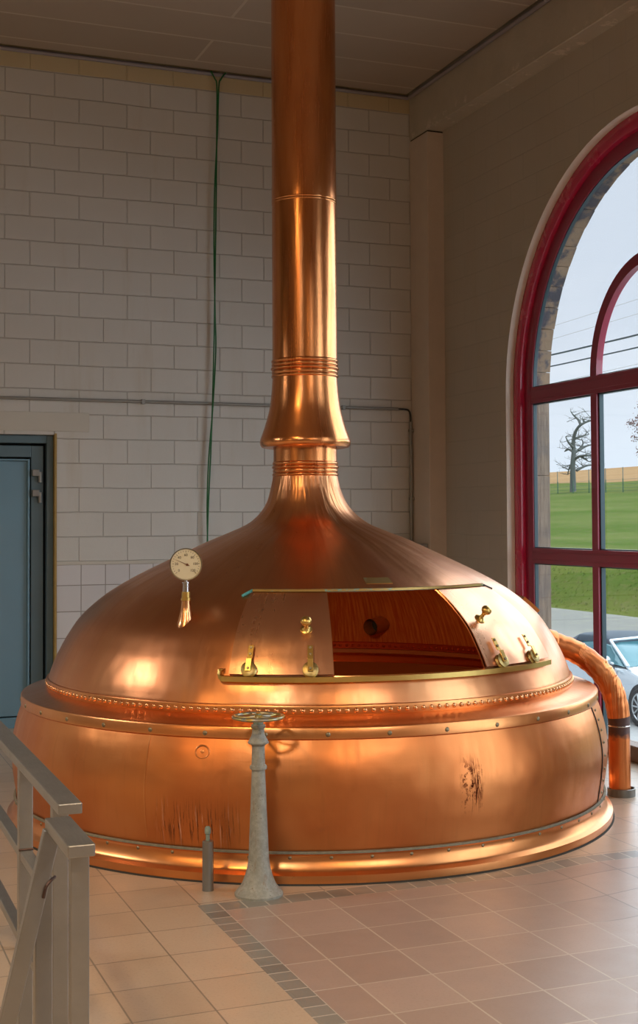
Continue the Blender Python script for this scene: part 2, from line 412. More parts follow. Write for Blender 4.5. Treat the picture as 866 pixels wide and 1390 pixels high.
def lathe(prof, az=None, centre=cen, hole=None, bm=None, mi=0, closed=True, off=0.0):
    """prof: (r, z); uv = (azimuth deg, z). hole(a_mid, z_mid) -> True leaves the cell out"""
    bm = bm or bmesh.new(); uvl = bm.loops.layers.uv.verify()
    az = az or [i * 2.0 - 180 for i in range(181)]
    full = abs(az[-1] - az[0] - 360) < 1e-3
    grid = []
    for r, z in prof:
        c = centre(z); row = []
        for i, a in enumerate(az):
            if full and i == len(az) - 1: row.append(row[0]); continue
            row.append(bm.verts.new((c.x + r * math.cos(R(a)), c.y + r * math.sin(R(a)), z)))
        grid.append(row)
    for j in range(len(prof) - 1):
        for i in range(len(az) - 1):
            if hole and hole((az[i] + az[i + 1]) / 2, (prof[j][1] + prof[j + 1][1]) / 2): continue
            q = [grid[j][i], grid[j][i + 1], grid[j + 1][i + 1], grid[j + 1][i]]
            if len(set(q)) < 3: continue
            f = bm.faces.new(q); f.material_index = mi
            for l, (a, z) in zip(f.loops, ((az[i], prof[j][1]), (az[i + 1], prof[j][1]), (az[i + 1], prof[j + 1][1]), (az[i], prof[j + 1][1]))):
                l[uvl].uv = (a, z)
    for v in [v for v in bm.verts if not v.link_faces]: bm.verts.remove(v)
    return bm
def solid(o, th, off=-1, mo=0):
    md = o.modifiers.new('solid', 'SOLIDIFY'); md.thickness = th; md.offset = off; md.material_offset = mo; md.material_offset_rim = 0
    es = o.modifiers.new('split', 'EDGE_SPLIT'); es.split_angle = R(40)
    return o
def lathe_at(prof, c, n=32, **k):
    c = Vector((c[0], c[1], 0))
    return lathe(prof, [i * 360 / n for i in range(n + 1)], lambda z: c, **k)

# ------------------------------------------------------------------ room
X1 = 5.07; XW = 5.229; XO = 5.53; Y1 = 10.67; ZC = 5.5; X0 = -5.5; Y0 = -5.0
WY = 7.436; WZ = 2.66
struct('floor', boxbm(X0, XO, Y0, Y1 + .3, -.15, 0), M['floor'], 'tiled floor in beige and dusty pink with an inlaid dark grey tile border', smooth=False)
bm = bmesh.new(); box(bm, X0, X1 - .05, Y0, Y1 - .05, ZC, ZC + .15)
struct('ceiling', bm, M['ceiling'], 'brownish panelled ceiling', smooth=False)
bm = bmesh.new(); box(bm, X0 - .2, XO, Y0 - .2, Y1 + .3, ZC + .15, ZC + .25); struct('trim_8', bm, M['dark_gap'], 'dark void above the ceiling edge gap', smooth=False)
# back wall with door opening x .72..1.875 z 0..2.365
bm = bmesh.new(); DX0, DX1, DZ = .72, 1.875, 2.365
box(bm, X0, DX0, Y1, Y1 + .25, 0, ZC + .15); box(bm, DX1, XO, Y1, Y1 + .25, 0, ZC + .15); box(bm, DX0, DX1, Y1, Y1 + .25, DZ, ZC + .15)
struct('wall_back', bm, M['wall_back'], 'cream painted concrete block wall with tiled lower part', smooth=False)
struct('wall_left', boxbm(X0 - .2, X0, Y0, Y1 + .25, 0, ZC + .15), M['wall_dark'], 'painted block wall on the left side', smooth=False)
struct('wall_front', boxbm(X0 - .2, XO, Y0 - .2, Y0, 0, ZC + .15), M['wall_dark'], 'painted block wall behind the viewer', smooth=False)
CENT = [WY, WY - 4.85]
def arch_pts(c, Rr, z0, n=48, zr=None, zc=WZ):
    zr = zr or Rr
    pts = [(c + Rr, z0)] + [(c + Rr * math.cos(PI * k / n), zc + zr * math.sin(PI * k / n)) for k in range(n + 1)] + [(c - Rr, z0)]
    return pts
def arch_leaf(x0, x1, Rr, z0=0.0):
    bm = bmesh.new(); edges = []
    def loop(pts):
        vs = [bm.verts.new((x0, y, z)) for y, z in pts]
        for a, b in zip(vs, vs[1:] + vs[:1]): edges.append(bm.edges.new((a, b)))
    # one strip of wall per window plus the solid ends; the opening goes down to z0
    pts = [(Y1, z0), (Y1, ZC + .15), (Y0, ZC + .15), (Y0, z0)]
    for c in sorted(CENT): pts += list(reversed(arch_pts(c, Rr, z0)))
    loop(pts)
    r = bmesh.ops.triangle_fill(bm, use_beauty=True, edges=edges)
    fs = [g for g in r['geom'] if isinstance(g, bmesh.types.BMFace)]
    ex = bmesh.ops.extrude_face_region(bm, geom=fs)
    bmesh.ops.translate(bm, verts=[g for g in ex['geom'] if isinstance(g, bmesh.types.BMVert)], vec=(x1 - x0, 0, 0))
    return bm
bm = arch_leaf(XW, 5.32, 1.80)
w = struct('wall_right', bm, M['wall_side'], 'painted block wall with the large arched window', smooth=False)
bm = arch_leaf(5.40, XO, 1.69, 0)
struct('wall_right_outer', bm, M['render_out'], 'outer leaf of the window wall', smooth=False)
# pilaster + beam
struct('trim_1', boxbm(X1, XW + .01, 10.309, Y1, 0, 5.083), M['pilaster'], 'cream corner pilaster below the beam', smooth=False, bevel=.006)
struct('trim_2', boxbm(X1, XW + .01, Y0, Y1, 5.097, ZC + .1), M['concrete'], 'heavy concrete beam along the top of the window wall', smooth=False, bevel=.008)
struct('trim_3', boxbm(X1 + .012, XW, 10.32, Y1, 5.082, 5.098), M['dark_gap'], 'dark joint between pilaster and beam', smooth=False)
struct('trim_4', boxbm(.3, 2.155, Y1 - .006, Y1 + .1, 2.392, 2.548), M['lintel'], 'smooth painted lintel over the blue door', smooth=False, bevel=.003)
struct('trim_5', boxbm(DX1 - .003, DX1 + .014, Y1 - .012, Y1 + .05, 0, DZ + .01), M['ochre'], 'ochre edging strip beside the blue door', smooth=False)
struct('trim_6', boxbm(DX1 + .014, X1, Y1 - .008, Y1 + .01, 1.308, 1.335), M['lintel'], 'raised cream ledge line above the wall tiles', smooth=False, bevel=.003)

# ceiling-edge conduits
def thing_tube(name, pts, rad, mat, label, cat, n=10, group=None):
    o = obj(name, tubebm(pts, rad, n), mat); return tag(o, label, cat, group)
thing_tube('conduit', [(X0, Y1 - .022, 5.477), (5.05, Y1 - .022, 5.477)], .018, M['conduit_v'], 'thin violet grey conduit along the top of the back wall under the ceiling', 'conduit')
thing_tube('conduit', [(X1 - .022, Y0, 5.475), (X1 - .022, Y1 - .06, 5.475)], .02, M['conduit_v'], 'grey conduit running along the top of the concrete beam', 'conduit')
# mid height conduit, bend, drop and junction box
c1 = root('conduit', 'long grey conduit crossing the back wall at mid height and turning down at the corner', 'conduit', (X0, Y1, 2.653))
obj('pipe', tubebm([(X0 + .02, Y1 - .018, 2.653), (4.93, Y1 - .018, 2.653)], .0135, 10), M['conduit'], c1)
obj('cable_bend', tubebm(catmull([(4.92, Y1 - .018, 2.653), (5.0, Y1 - .018, 2.652), (5.035, Y1 - .02, 2.64), (5.045, Y1 - .03, 2.60), (5.045, Y1 - .035, 2.53)], 4), .009, 8), M['black_plastic'], c1, label='black cable bend')
obj('drop_pipe', tubebm([(5.045, Y1 - .035, 2.54), (5.045, Y1 - .035, 1.46)], .013, 10), M['conduit'], c1)
for xx in (.9, 2.6, 4.4): obj('clip', boxbm(xx - .014, xx + .014, Y1 - .036, Y1, 2.634, 2.672), M['conduit'], c1, smooth=False)
for zz in (2.46, 1.85): obj('clip', boxbm(5.028, X1, Y1 - .052, Y1 - .02, zz - .012, zz + .012), M['conduit'], c1, smooth=False)
jb = root('junction_box', 'grey junction box with black plugs in the corner behind the copper kettle', 'junction box', (X1, 10.45, 1.3))
obj('housing', boxbm(4.97, X1, 10.35, 10.62, 1.20, 1.45), M['grey_box'], jb, smooth=False, bevel=.008)
for k in range(3):
    z = 1.24 + k * .085
    b = tubebm([(4.975, 10.42, z), (4.94, 10.42, z + .02), (4.905, 10.41, z + .055)], [.022, .022, .015], 10)
    obj('plug', b, M['black_plastic'], jb)
# green cable: two strands that part at the top
cb = root('green_cable', 'green twin cable hanging down the back wall from the ceiling', 'cable', (3.14, Y1, 0))
pl = [(3.245, 5.36), (3.238, 5.0), (3.222, 4.5), (3.214, 4.0), (3.213, 3.4), (3.212, 3.1), (3.19, 2.6), (3.165, 2.2), (3.147, 1.8), (3.142, 1.3), (3.14, .6), (3.14, .01)]
for s_, top in ((-1, (3.185, 5.49)), (1, (3.315, 5.49))):
    pts = [(top[0], Y1 - .048, top[1]), (3.245 + s_ * .028, Y1 - .050, 5.43)] + [(x + s_ * .0085 * math.cos(i * 1.3), Y1 - .048 - .004 * (1 + s_ * math.sin(i * 1.3)), z) for i, (x, z) in enumerate(pl)]
    obj('strand', tubebm(catmull(pts, 5), .0065, 8), M['green_cable'], cb)

# ------------------------------------------------------------------ door
d = root('door_1', None, None, (DX0, Y1, 0), kind='structure'); tag(d, 'blue grey metal door at the left edge')
def fr(name, x0, x1, y0, y1, z0, z1, mt, par=d, bev=.004): return obj(name, boxbm(x0, x1, y0, y1, z0, z1), mt, par, smooth=False, bevel=bev)
bm = bmesh.new(); box(bm, 1.818, DX1 - .004, Y1 + .05, Y1 + .2, 0, DZ - .003); box(bm, DX0, DX0 + .06, Y1 + .05, Y1 + .2, 0, DZ - .003); box(bm, DX0 + .06, 1.818, Y1 + .05, Y1 + .2, 2.297, DZ - .003)
obj('door_frame', bm, M['door_frame'], d, smooth=False, bevel=.004)
bm = bmesh.new(); box(bm, 1.70, 1.80, Y1 + .10, Y1 + .2, 0, 2.28); box(bm, DX0 + .06, 1.70, Y1 + .10, Y1 + .2, 2.185, 2.28)
obj('leaf_frame', bm, M['door_frame'], d, smooth=False, bevel=.005)
bm = bmesh.new(); box(bm, 1.672, 1.688, Y1 + .09, Y1 + .16, .0, 2.17); box(bm, DX0 + .06, 1.672, Y1 + .09, Y1 + .16, 2.155, 2.17); 
obj('bead', bm, M['door_blue'], d, smooth=False, bevel=.003)
leaf = fr('leaf_panel', DX0 + .06, 1.672, Y1 + .12, Y1 + .17, .095, 2.155, M['door_blue'])
fr('bottom_rail', DX0 + .06, 1.69, Y1 + .105, Y1 + .17, .0, .085, M['door_blue'])
for z in (2.03, 1.865):
    h = obj('hinge', boxbm(1.705, 1.76, Y1 + .06, Y1 + .10, z, z + .055), M['hinge'], d, smooth=False, bevel=.004)
    obj('hinge_pin', tubebm([(1.768, Y1 + .075, z - .05), (1.768, Y1 + .075, z + .035)], .017, 12), M['hinge'], h)
struct('trim_7', boxbm(DX0, DX1, Y1 + .2, Y1 + .25, 0, DZ), M['dark_gap'], 'dark back of the door recess', smooth=False)

# ------------------------------------------------------------------ windows
def sweep_arch(c, sec, z0, n=56, zr=None, zc=WZ, closed=True, zfix=None):
    """sweep a section [(radius, x)] along an arch; straight jambs down to z0"""
    bm = bmesh.new(); rows = []
    path = [('j', 1)] + [('a', PI * k / n) for k in range(n + 1)] + [('j', -1)]
    for kind, t in path:
        row = []
        for rad, x in sec:
            if kind == 'j': row.append(bm.verts.new((x, c + t * rad, z0)))
            else: row.append(bm.verts.new((x, c + rad * math.cos(t), zc + (rad + (zr or 0)) * math.sin(t))))
        rows.append(row)
    m_ = len(sec)
    for a, b in zip(rows, rows[1:]):
        for k in range(m_): bm.faces.new((a[k], a[(k + 1) % m_], b[(k + 1) % m_], b[k]))
    bm.faces.new(rows[0]); bm.faces.new(rows[-1]); return bm
def make_window(idx, c, detail=True):
    w = root('window_%d' % idx, None, None, (5.3, c, 0), kind='structure')
    tag(w, 'large arched window with dark red frame, kettle side' if idx == 1 else 'arched window nearer the viewer, outside the picture')
    obj('frame', sweep_arch(c, [(1.80, 5.295), (1.765, 5.285), (1.745, 5.281), (1.70, 5.281), (1.68, 5.29), (1.675, 5.325), (1.675, 5.40), (1.80, 5.40)], .11), M['red_frame'], w)
    obj('sash', sweep_arch(c, [(1.675, 5.325), (1.59, 5.325), (1.572, 5.335), (1.572, 5.376), (1.675, 5.376)], .11), M['red_bar'], w)
    obj('gasket', sweep_arch(c, [(1.572, 5.342), (1.566, 5.342), (1.566, 5.372), (1.572, 5.372)], .11), M['gasket'], w)
    obj('reveal', sweep_arch(c, [(1.80, XW - .003), (1.797, XW - .003), (1.792, 5.25), (1.79, 5.29), (1.80, 5.29)], .0), M['reveal'], w, label='pale rounded plaster reveal')
    xa, xb = 5.325, 5.378
    def hbar(z0, z1):
        bm = bmesh.new(); box(bm, xa, xb, c - 1.575, c + 1.575, z0, z1); box(bm, xa - .006, xa, c - 1.575, c + 1.575, z0 + .03, z1 - .03)
        obj('transom', bm, M['red_bar'], w, smooth=False, bevel=.004)
        bm = bmesh.new(); box(bm, 5.345, 5.385, c - 1.56, c + 1.56, z0 - .009, z0); box(bm, 5.345, 5.385, c - 1.56, c + 1.56, z1, z1 + .009); obj('gasket', bm, M['gasket'], w, smooth=False)
    hbar(2.570, 2.697); hbar(1.314, 1.432)
    for s_ in (1, -1):
        y0, y1 = sorted((c + s_ * .66, c + s_ * .735))
        for z0, z1 in ((.11, 1.314), (1.432, 2.570)):
            obj('mullion', boxbm(xa, xb, y0, y1, z0, z1), M['red_bar'], w, smooth=False, bevel=.004)
            bm = bmesh.new(); box(bm, 5.345, 5.38, y0 - .014, y0, z0, z1); box(bm, 5.345, 5.38, y1, y1 + .014, z0, z1); obj('gasket', bm, M['gasket'], w, smooth=False)
    obj('arch_bar', sweep_arch(c, [(.735, xa), (.655, xa), (.655, xb), (.735, xb)], 2.697, 40, zr=.065, zc=2.70), M['red_bar'], w)
    obj('sill', boxbm(5.26, 5.40, c - 1.80, c + 1.80, 0, .11), M['sill'], w, smooth=False, bevel=.006)
    bm = bmesh.new(); pts = arch_pts(c, 1.567, .11); vs = [bm.verts.new((5.362, y, z)) for y, z in pts]; bm.faces.new(vs)
    ex = bmesh.ops.extrude_face_region(bm, geom=list(bm.faces)); bmesh.ops.translate(bm, verts=[g for g in ex['geom'] if isinstance(g, bmesh.types.BMVert)], vec=(.006, 0, 0))
    obj('glass', bm, M['glass'], w, smooth=False)
    # outside lining: wooden posts below the spring line, rough brick voussoirs above
    for s_ in (1, -1):
        y0, y1 = sorted((c + s_ * 1.655, c + s_ * 1.69))
        for z0, z1 in ((-.2, .55), (.553, 2.005), (2.008, 2.64)): obj('wooden_post', boxbm(5.405, XO + .01, y0, y1, z0, z1), M['wood'], w, smooth=False, bevel=.004)
    n = 30
    for k in range(n):
        bm = bmesh.new(); a0 = PI * k / n + .0015; a1 = PI * (k + 1) / n - .0015; j = random.uniform(-.006, .006); vs = []
        for a in (a0, a1):
            for rr in (1.69, 1.648 + j):
                for x in (5.405, XO + .008): vs.append(bm.verts.new((x, c + rr * math.cos(a), WZ + rr * math.sin(a))))
        for f in ((0, 1, 3, 2), (4, 6, 7, 5), (0, 4, 5, 1), (2, 3, 7, 6), (0, 2, 6, 4), (1, 5, 7, 3)): bm.faces.new([vs[i] for i in f])
        obj('arch_brick', bm, M['brick'], w, smooth=False)
    return w
make_window(1, CENT[0]); make_window(2, CENT[1])

# ------------------------------------------------------------------ the copper kettle
K = root('brew_kettle', 'huge domed copper brewing kettle with a tall flue and an open sliding hatch', 'brew kettle', (AX.x, AX.y, 0))
low = [(1.70, .0), (1.728, .0), (1.730, .02), (1.728, .042), (1.712, .052)] + catmull([(1.712, .052), (1.700, .062), (1.688, .085), (1.682, .105), (1.684, .122), (1.688, .13)], 3)[1:] + [(1.676, .134)]
fl = obj('base_flange', lathe(low), M['copper_rim'], K)
body = catmull([(1.674, .125), (1.680, .17), (1.697, .28), (1.704, .39), (1.695, .48), (1.674, .57), (1.652, .632), (1.640, .66)], 5)
bd = obj('lower_body', lathe(body), [M['copper_body'], M['copper_inner']], K); solid(bd, .01, -1, 1)
obj('base_seam', lathe([(1.680, .130), (1.6925, .1315), (1.693, .137), (1.6925, .1405), (1.680, .142)]), M['joint_grey'], K, label='grey green joint line above the base')
obj('floor_joint', lathe([(1.722, .0), (1.737, .0), (1.733, .006), (1.722, .008)]), M['dark_gap'], K, label='dark joint where kettle meets tiles')
rim = [(1.640, .646), (1.650, .643), (1.6545, .648), (1.6545, .692), (1.650, .699), (1.640, .702)] + catmull([(1.640, .702), (1.60, .709), (1.555, .722), (1.525, .730), (1.512, .734)], 3)[1:]
obj('shoulder_rim', lathe(rim), M['copper_rim'], K)
band = [(1.512, .733), (1.5145, .737), (1.5145, .776), (1.512, .781), (1.502, .783)]
rb = obj('rivet_band', lathe(band), M['copper_rim'], K)
domeP = catmull([(1.503, .733), (1.503, .775), (1.495, .805), (1.477, .855), (1.445, .925), (1.398, 1.01), (1.318, 1.122), (1.18, 1.240), (1.03, 1.33), (.864, 1.412), (.73, 1.475), (.60, 1.535), (.46, 1.592), (.36, 1.636), (.290, 1.69), (.240, 1.755), (.210, 1.83), (.196, 1.89), (.192, 1.915)], 6)
def domeR(z):
    for (a, za), (b, zb) in zip(domeP, domeP[1:]):
        if za <= z <= zb: return a + (b - a) * (z - za) / (zb - za)
    return domeP[-1][0]
HZ0, HZ1, HA0, HA1 = .912, 1.297, -106.3, -73.8
dp = sorted([p for p in domeP if abs(p[1] - HZ0) > .004 and abs(p[1] - HZ1) > .004] + [(domeR(HZ0), HZ0), (domeR(HZ1), HZ1)], key=lambda p: p[1])
az = [HA0 + (HA1 - HA0) * i / 18 for i in range(19)]; rest = 360 - (HA1 - HA0)
az += [HA1 + rest * i / 164 for i in range(1, 165)]
dm = obj('dome', lathe(dp, az, hole=lambda a, z: HA0 < a < HA1 and HZ0 < z < HZ1), [M['copper_dome'], M['copper_inner']], K); solid(dm, .008, -1, 1)
obj('inner_bottom', lathe([(1.66, .16), (.9, .10), (.02, .08)]), M['copper_inner'], K)
# neck, bands, bell, flue
def rings(z0, z1, r0, nb, amp):
    out = [(r0, z0)]; h = (z1 - z0) / nb
    for i in range(nb):
        a = amp[i] if isinstance(amp, (list, tuple)) else amp
        for t in range(0, 9):
            out.append((r0 + a * math.sin(PI * t / 8) ** .7, z0 + h * (i + t / 8 * .96 + .02)))
    out.append((r0, z1)); return out
obj('neck', lathe([(.192, 1.905), (.1875, 1.935), (.1875, 2.10)]), M['copper_flue'], K)
obj('neck_band', lathe(rings(1.915, 2.002, .189, 4, [.007, .004, .009, .005])), M['copper_flue'], K)
bell = [(.186, 2.088), (.235, 2.082), (.256, 2.087), (.266, 2.100), (.2685, 2.116), (.2655, 2.134)] + catmull([(.2655, 2.134), (.257, 2.158), (.237, 2.215), (.2115, 2.31), (.199, 2.40), (.1935, 2.47), (.192, 2.50)], 4)[1:]
obj('bell_skirt', lathe(bell), M['copper_flue'], K)
obj('flue_band', lathe(rings(2.495, 2.605, .1925, 5, [.006, .004, .010, .005, .006])), M['copper_flue'], K)
obj('flue', lathe([(.192, 2.60), (.1915, 3.0), (.191, 3.53)]), M['copper_flue'], K)
obj('flue_band', lathe(rings(3.525, 3.555, .1905, 2, .0025)), M['copper_flue'], K)
obj('flue', lathe([(.1925, 3.55), (.1925, 3.63), (.191, 3.64), (.191, ZC + .1)]), M['copper_flue'], K)
# rivets: one mesh, shared
def domelet(r, h, n=10):
    bm = bmesh.new(); rows = []
    for j in range(5):
        t = j / 4 * PI / 2; rows.append([bm.verts.new((h * math.sin(t), r * math.cos(t) * math.cos(2 * PI * k / n), r * math.cos(t) * math.sin(2 * PI * k / n))) for k in range(n)] if j < 4 else [bm.verts.new((h, 0, 0))])
    for a, b in zip(rows[:3], rows[1:4]):
        for k in range(n): bm.faces.new((a[k], a[(k + 1) % n], b[(k + 1) % n], b[k]))
    for k in range(n): bm.faces.new((rows[3][k], rows[3][(k + 1) % n], rows[4][0]))
    return bm
def place(me_src, name, az_, z, r, parent, tilt=0.0):
    o = me_src.copy() if me_src.get('used') else me_src
    if o is not me_src: COL.objects.link(o)
    me_src['used'] = 1
    if o is not me_src and 'used' in o: del o['used']
    o.parent = parent; c = cen(z)
    o.location = Vector((c.x + r * math.cos(R(az_)), c.y + r * math.sin(R(az_)), z)) - ORG[K]
    o.rotation_euler = (0, -tilt, R(az_)); return o
rv = obj('rivet', domelet(.0125, .0085), M['rivet'], rb, local=True)
ANG = 1.6; start = -111.4 - 49.5 * ANG
for k in range(100): place(rv, 'rivet', start + k * ANG, .757, 1.514, rb)
def many(azs, z, r, rad, h, name, mat, parent, tilt=0, smooth=True):
    bm = bmesh.new()
    for a in azs:
        b2 = domelet(rad, h, 8); me = bpy.data.meshes.new('t'); c = cen(z)
        bmesh.ops.transform(b2, matrix=Matrix.Translation((c.x + r * math.cos(R(a)), c.y + r * math.sin(R(a)), z)) @ Matrix.Rotation(R(a), 4, 'Z') @ Matrix.Rotation(-tilt, 4, 'Y'), verts=b2.verts)
        b2.to_mesh(me); b2.free(); bm.from_mesh(me); bpy.data.meshes.remove(me)
    return obj(name, bm, mat, parent)
o = many([start + k * ANG for k in range(100, 225)], .757, 1.514, .0125, .0085, 'rivet', M['rivet'], rb); o['kind'] = 'stuff'
sc = obj('screw', domelet(.012, .006, 8), M['screw'], K, local=True)
for k in range(18): place(sc, 'screw', -198.5 + k * 10.05, .668, 1.654, K)
o = many([-17.6 + k * 10.05 for k in range(18)], .668, 1.654, .012, .006, 'rim_screw', M['screw'], K); o['kind'] = 'stuff'
sc2 = obj('flange_screw', domelet(.009, .005, 8), M['screw'], K, local=True)
for k in range(28): place(sc2, 'screw', -198 + k * 6.45, .113, 1.682, K)
# vertical riveted seam strip on the right, plain lap seam on the left
def strip(a0, a1, prof, off, name, mat, par, th=.004, n=4, label=None):
    o = obj(name, lathe([(r + off, z) for r, z in prof], [a0 + (a1 - a0) * i / n for i in range(n + 1)]), mat, par, label=label); return solid(o, th, -1)
ss = strip(-44.2, -40.9, body, .004, 'seam_strip', M['copper_body'], K)
strip(-44.55, -44.2, body, .0035, 'seam_edge', M['dark_gap'], ss, .003, 2)
sc3 = obj('seam_screw', domelet(.008, .006, 8), M['screw'], ss, local=True)
def bodyR(z):
    for (a, za), (b, zb) in zip(body, body[1:]):
        if za <= z <= zb: return a + (b - a) * (z - za) / (zb - za)
    return body[-1][0]
for k, z in enumerate((.185, .25, .315, .385, .455, .52, .575, .625)): place(sc3, 'screw', -42.9, z, bodyR(z) + .006, ss)
strip(-138.35, -138.1, [p for p in body if p[1] > .16], .0012, 'lap_seam', M['copper_rim'], K, .002, 2)
# round dent pressed out below the rim
bm = domelet(.012, .003, 16)
for a0 in range(24):
    p0, p1 = [Vector((.0005, .034 * math.cos(2 * PI * t / 24), .030 * math.sin(2 * PI * t / 24))) for t in (a0, a0 + 1)]; tube(bm, [p0, p1], .0045, 6, cap=False)
dn = obj('boss', bm, M['copper_rim'], K, local=True, label='small round pressed-out ring mark'); place(dn, 'boss', -128.4, .582, bodyR(.582) - .002, K, tilt=R(12))
# inner rivet ring and pipe stub inside
ir = obj('inner_band', lathe([(1.488, .762), (1.478, .766), (1.476, .806), (1.484, .812)], [-20 + i * 2.5 for i in range(57)]), M['inner_rivet'], K)
bm = bmesh.new()
o = obj('inner_rivet', domelet(.011, .009, 8), M['inner_rivet'], ir, local=True); first = True
for k in range(46):
    a = 8 + k * 1.7; q = o if k == 0 else o.copy()
    if k: COL.objects.link(q)
    q.parent = ir; q.location = Vector((1.475 * math.cos(R(a)), 1.475 * math.sin(R(a)), .787)); q.rotation_euler = (0, 0, R(a + 180))
a = R(48.5); rr = domeR(.945); e = Vector((math.cos(a), math.sin(a), 0)); pc = AX + Vector((0, 0, .945))
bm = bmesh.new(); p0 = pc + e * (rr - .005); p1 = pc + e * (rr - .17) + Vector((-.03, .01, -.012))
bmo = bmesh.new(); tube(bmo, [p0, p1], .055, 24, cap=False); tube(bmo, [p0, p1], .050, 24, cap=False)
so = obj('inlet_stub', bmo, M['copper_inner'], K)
obj('stub_shade_disc', tubebm([p0 + (p1 - p0) * .3, p0 + (p1 - p0) * .32], .0495, 20), M['dark_gap'], so)  # dark disc, shade inside the stub put into colour
IL = obj('added_inner_lamp', lathe_at([(.001, 1.30), (.035, 1.31), (.04, 1.34), (.03, 1.37), (.03, 1.40)], (2.62, 6.62), 16), M['bulb'], K)  # added lamp, brightens the inside seen through the hatch
ild = bpy.data.lights.new('added_inner_light', 'POINT'); ild.energy = 15; ild.color = (1, .62, .32); ild.shadow_soft_size = .04
ilo = bpy.data.objects.new('added_inner_light', ild); COL.objects.link(ilo); ilo.parent = IL; ilo.location = Vector((2.62, 6.62, 1.26)) - ORG[K]
# curved rails above and below the hatch
def curved_bar(a0, a1, z, r0, r1, h, mat, name, label=None, hook=0, par=K, n=44):
    bm = bmesh.new(); rows = []
    path = [(a0 + (a1 - a0) * i / n, z) for i in range(n + 1)]
    if hook:
        path = [(a0 - .9, z + hook * .9), (a0 - 1.15, z + hook * .55), (a0 - .95, z + hook * .2), (a0 - .5, z + hook * .03)] + path
    for a, zz in path:
        c = AX; row = []
        for r_, dz in ((r0, -h), (r1, -h), (r1, h), (r0, h)):
            extra = domeR(zz + 0) - domeR(z)
            row.append(bm.verts.new((c.x + (r_ + extra) * math.cos(R(a)), c.y + (r_ + extra) * math.sin(R(a)), zz + dz)))
        rows.append(row)
    if hook:   # thicken sideways along the hook
        for i, row in enumerate(rows[:4]):
            a, zz = path[i]; k = (0, .4, .75, .95)[i]
            for j, v in enumerate(row):
                s_ = -1 if j in (0, 1) else 1
                t = Vector((-math.sin(R(a)), math.cos(R(a)), 0)); v.co.z = zz + s_ * h * k; v.co += t * (s_ * h * (1 - k))
    for a_, b_ in zip(rows, rows[1:]):
        for k in range(4): bm.faces.new((a_[k], a_[(k + 1) % 4], b_[(k + 1) % 4], b_[k]))
    bm.faces.new(rows[0]); bm.faces.new(rows[-1])
    return obj(name, bm, mat, par, label=label, smooth=False)
rB = domeR(.905)
curved_bar(-127.0, -51.6, .900, rB - .012, rB + .035, .0125, M['brass'], 'hatch_rail', 'polished brass lower rail with a hooked left end', hook=.05)
rT = domeR(1.30)
curved_bar(-126.0, -51.9, 1.303, rT - .03, rT + .022, .006, M['brass_tarnished'], 'hatch_rail', 'tarnished brass upper rail')
for a_, sg in ((-126.2, -1), (-51.7, 1)):
    p = []
    for k in range(4):
        aa = a_ + sg * k * .7; zz = 1.303 - k * .009; r_ = domeR(zz) + .012; p.append(AX + Vector((r_ * math.cos(R(aa)), r_ * math.sin(R(aa)), zz)))
    obj('rail_end', tubebm(p, .008, 8), M['verdigris'] if sg < 0 else M['black_plastic'], K)
strip(-106, -74, [p for p in dp if 1.288 < p[1] < 1.2985] + [(domeR(1.2985), 1.2985)], .001, 'verdigris_edge', M['verdigris'], K, .004, 20, label='turquoise verdigris under the upper rail')
# sliding doors
def hatch_door(a0, a1, knob, rollers, label):
    pr = [p for p in dp if .925 < p[1] < 1.29]; pr = [(domeR(.922), .922)] + pr + [(domeR(1.292), 1.292)]
    o = obj('sliding_door', lathe([(r_ + .016, z) for r_, z in pr], [a0 + (a1 - a0) * i / 16 for i in range(17)]), M['copper_door'], K, label=label)
    solid(o, .005, -1)
    ka, kz = knob; nrm = surf_normal(kz); r_ = domeR(kz) + .016
    e = Vector((math.cos(R(ka)), math.sin(R(ka)), 0)); base = AX + e * r_ + Vector((0, 0, kz)); nv = e * nrm[0] + Vector((0, 0, nrm[1]))
    kp = [(0, .030), (.004, .029), (.008, .018), (.016, .011), (.034, .009), (.040, .013), (.046, .013), (.048, .016), (.054, .023), (.064, .0275), (.074, .0255), (.083, .017), (.087, .004)]
    obj('knob', turnbm(base, nv, kp, 20), M['brass'], o)
    for ra in rollers:
        e = Vector((math.cos(R(ra)), math.sin(R(ra)), 0)); t = Vector((-math.sin(R(ra)), math.cos(R(ra)), 0))
        z0 = .945; n0 = surf_normal(z0); nv = e * n0[0] + Vector((0, 0, n0[1])); upv = nv.cross(t) * -1
        if upv.z < 0: upv = -upv
        c0 = AX + e * (domeR(z0) + .03) + Vector((0, 0, z0))
        q = obj('roller', tubebm([c0 - nv * .012, c0 - nv * .010, c0 - nv * .003, c0 + nv * .003, c0 + nv * .010, c0 + nv * .012], [.035, .038, .032, .032, .038, .035], 28), M['brass_old'], o)
        bm = bmesh.new(); c1_ = c0 + nv * .016; pts = []
        prof2 = [(-.014, 0), (.05, 0), (.056, -.014), (.125, -.020)]
        for (h0, n_0), (h1, n_1) in zip(prof2, prof2[1:]):
            vs = []
            for hh, nn in ((h0, n_0), (h1, n_1)):
                zc_ = c1_ + upv * hh + nv * nn
                for s_ in (-1, 1):
                    for th in (0, .005): vs.append(bm.verts.new(zc_ + t * (.0135 * s_) + nv * th))
            for f in ((0, 1, 3, 2), (4, 6, 7, 5), (0, 4, 5, 1), (2, 3, 7, 6), (0, 2, 6, 4), (1, 5, 7, 3)): bm.faces.new([vs[i] for i in f])
        obj('roller_bracket', bm, M['brass'], o, smooth=False, bevel=.002)
        for hh, nn in ((0, .005), (.078, -.012), (.112, -.015)):
            cc = c1_ + upv * hh + nv * nn; obj('bolt', tubebm([cc, cc + nv * .006], [.0075, .006], 8), M['screw'], o)
    return o
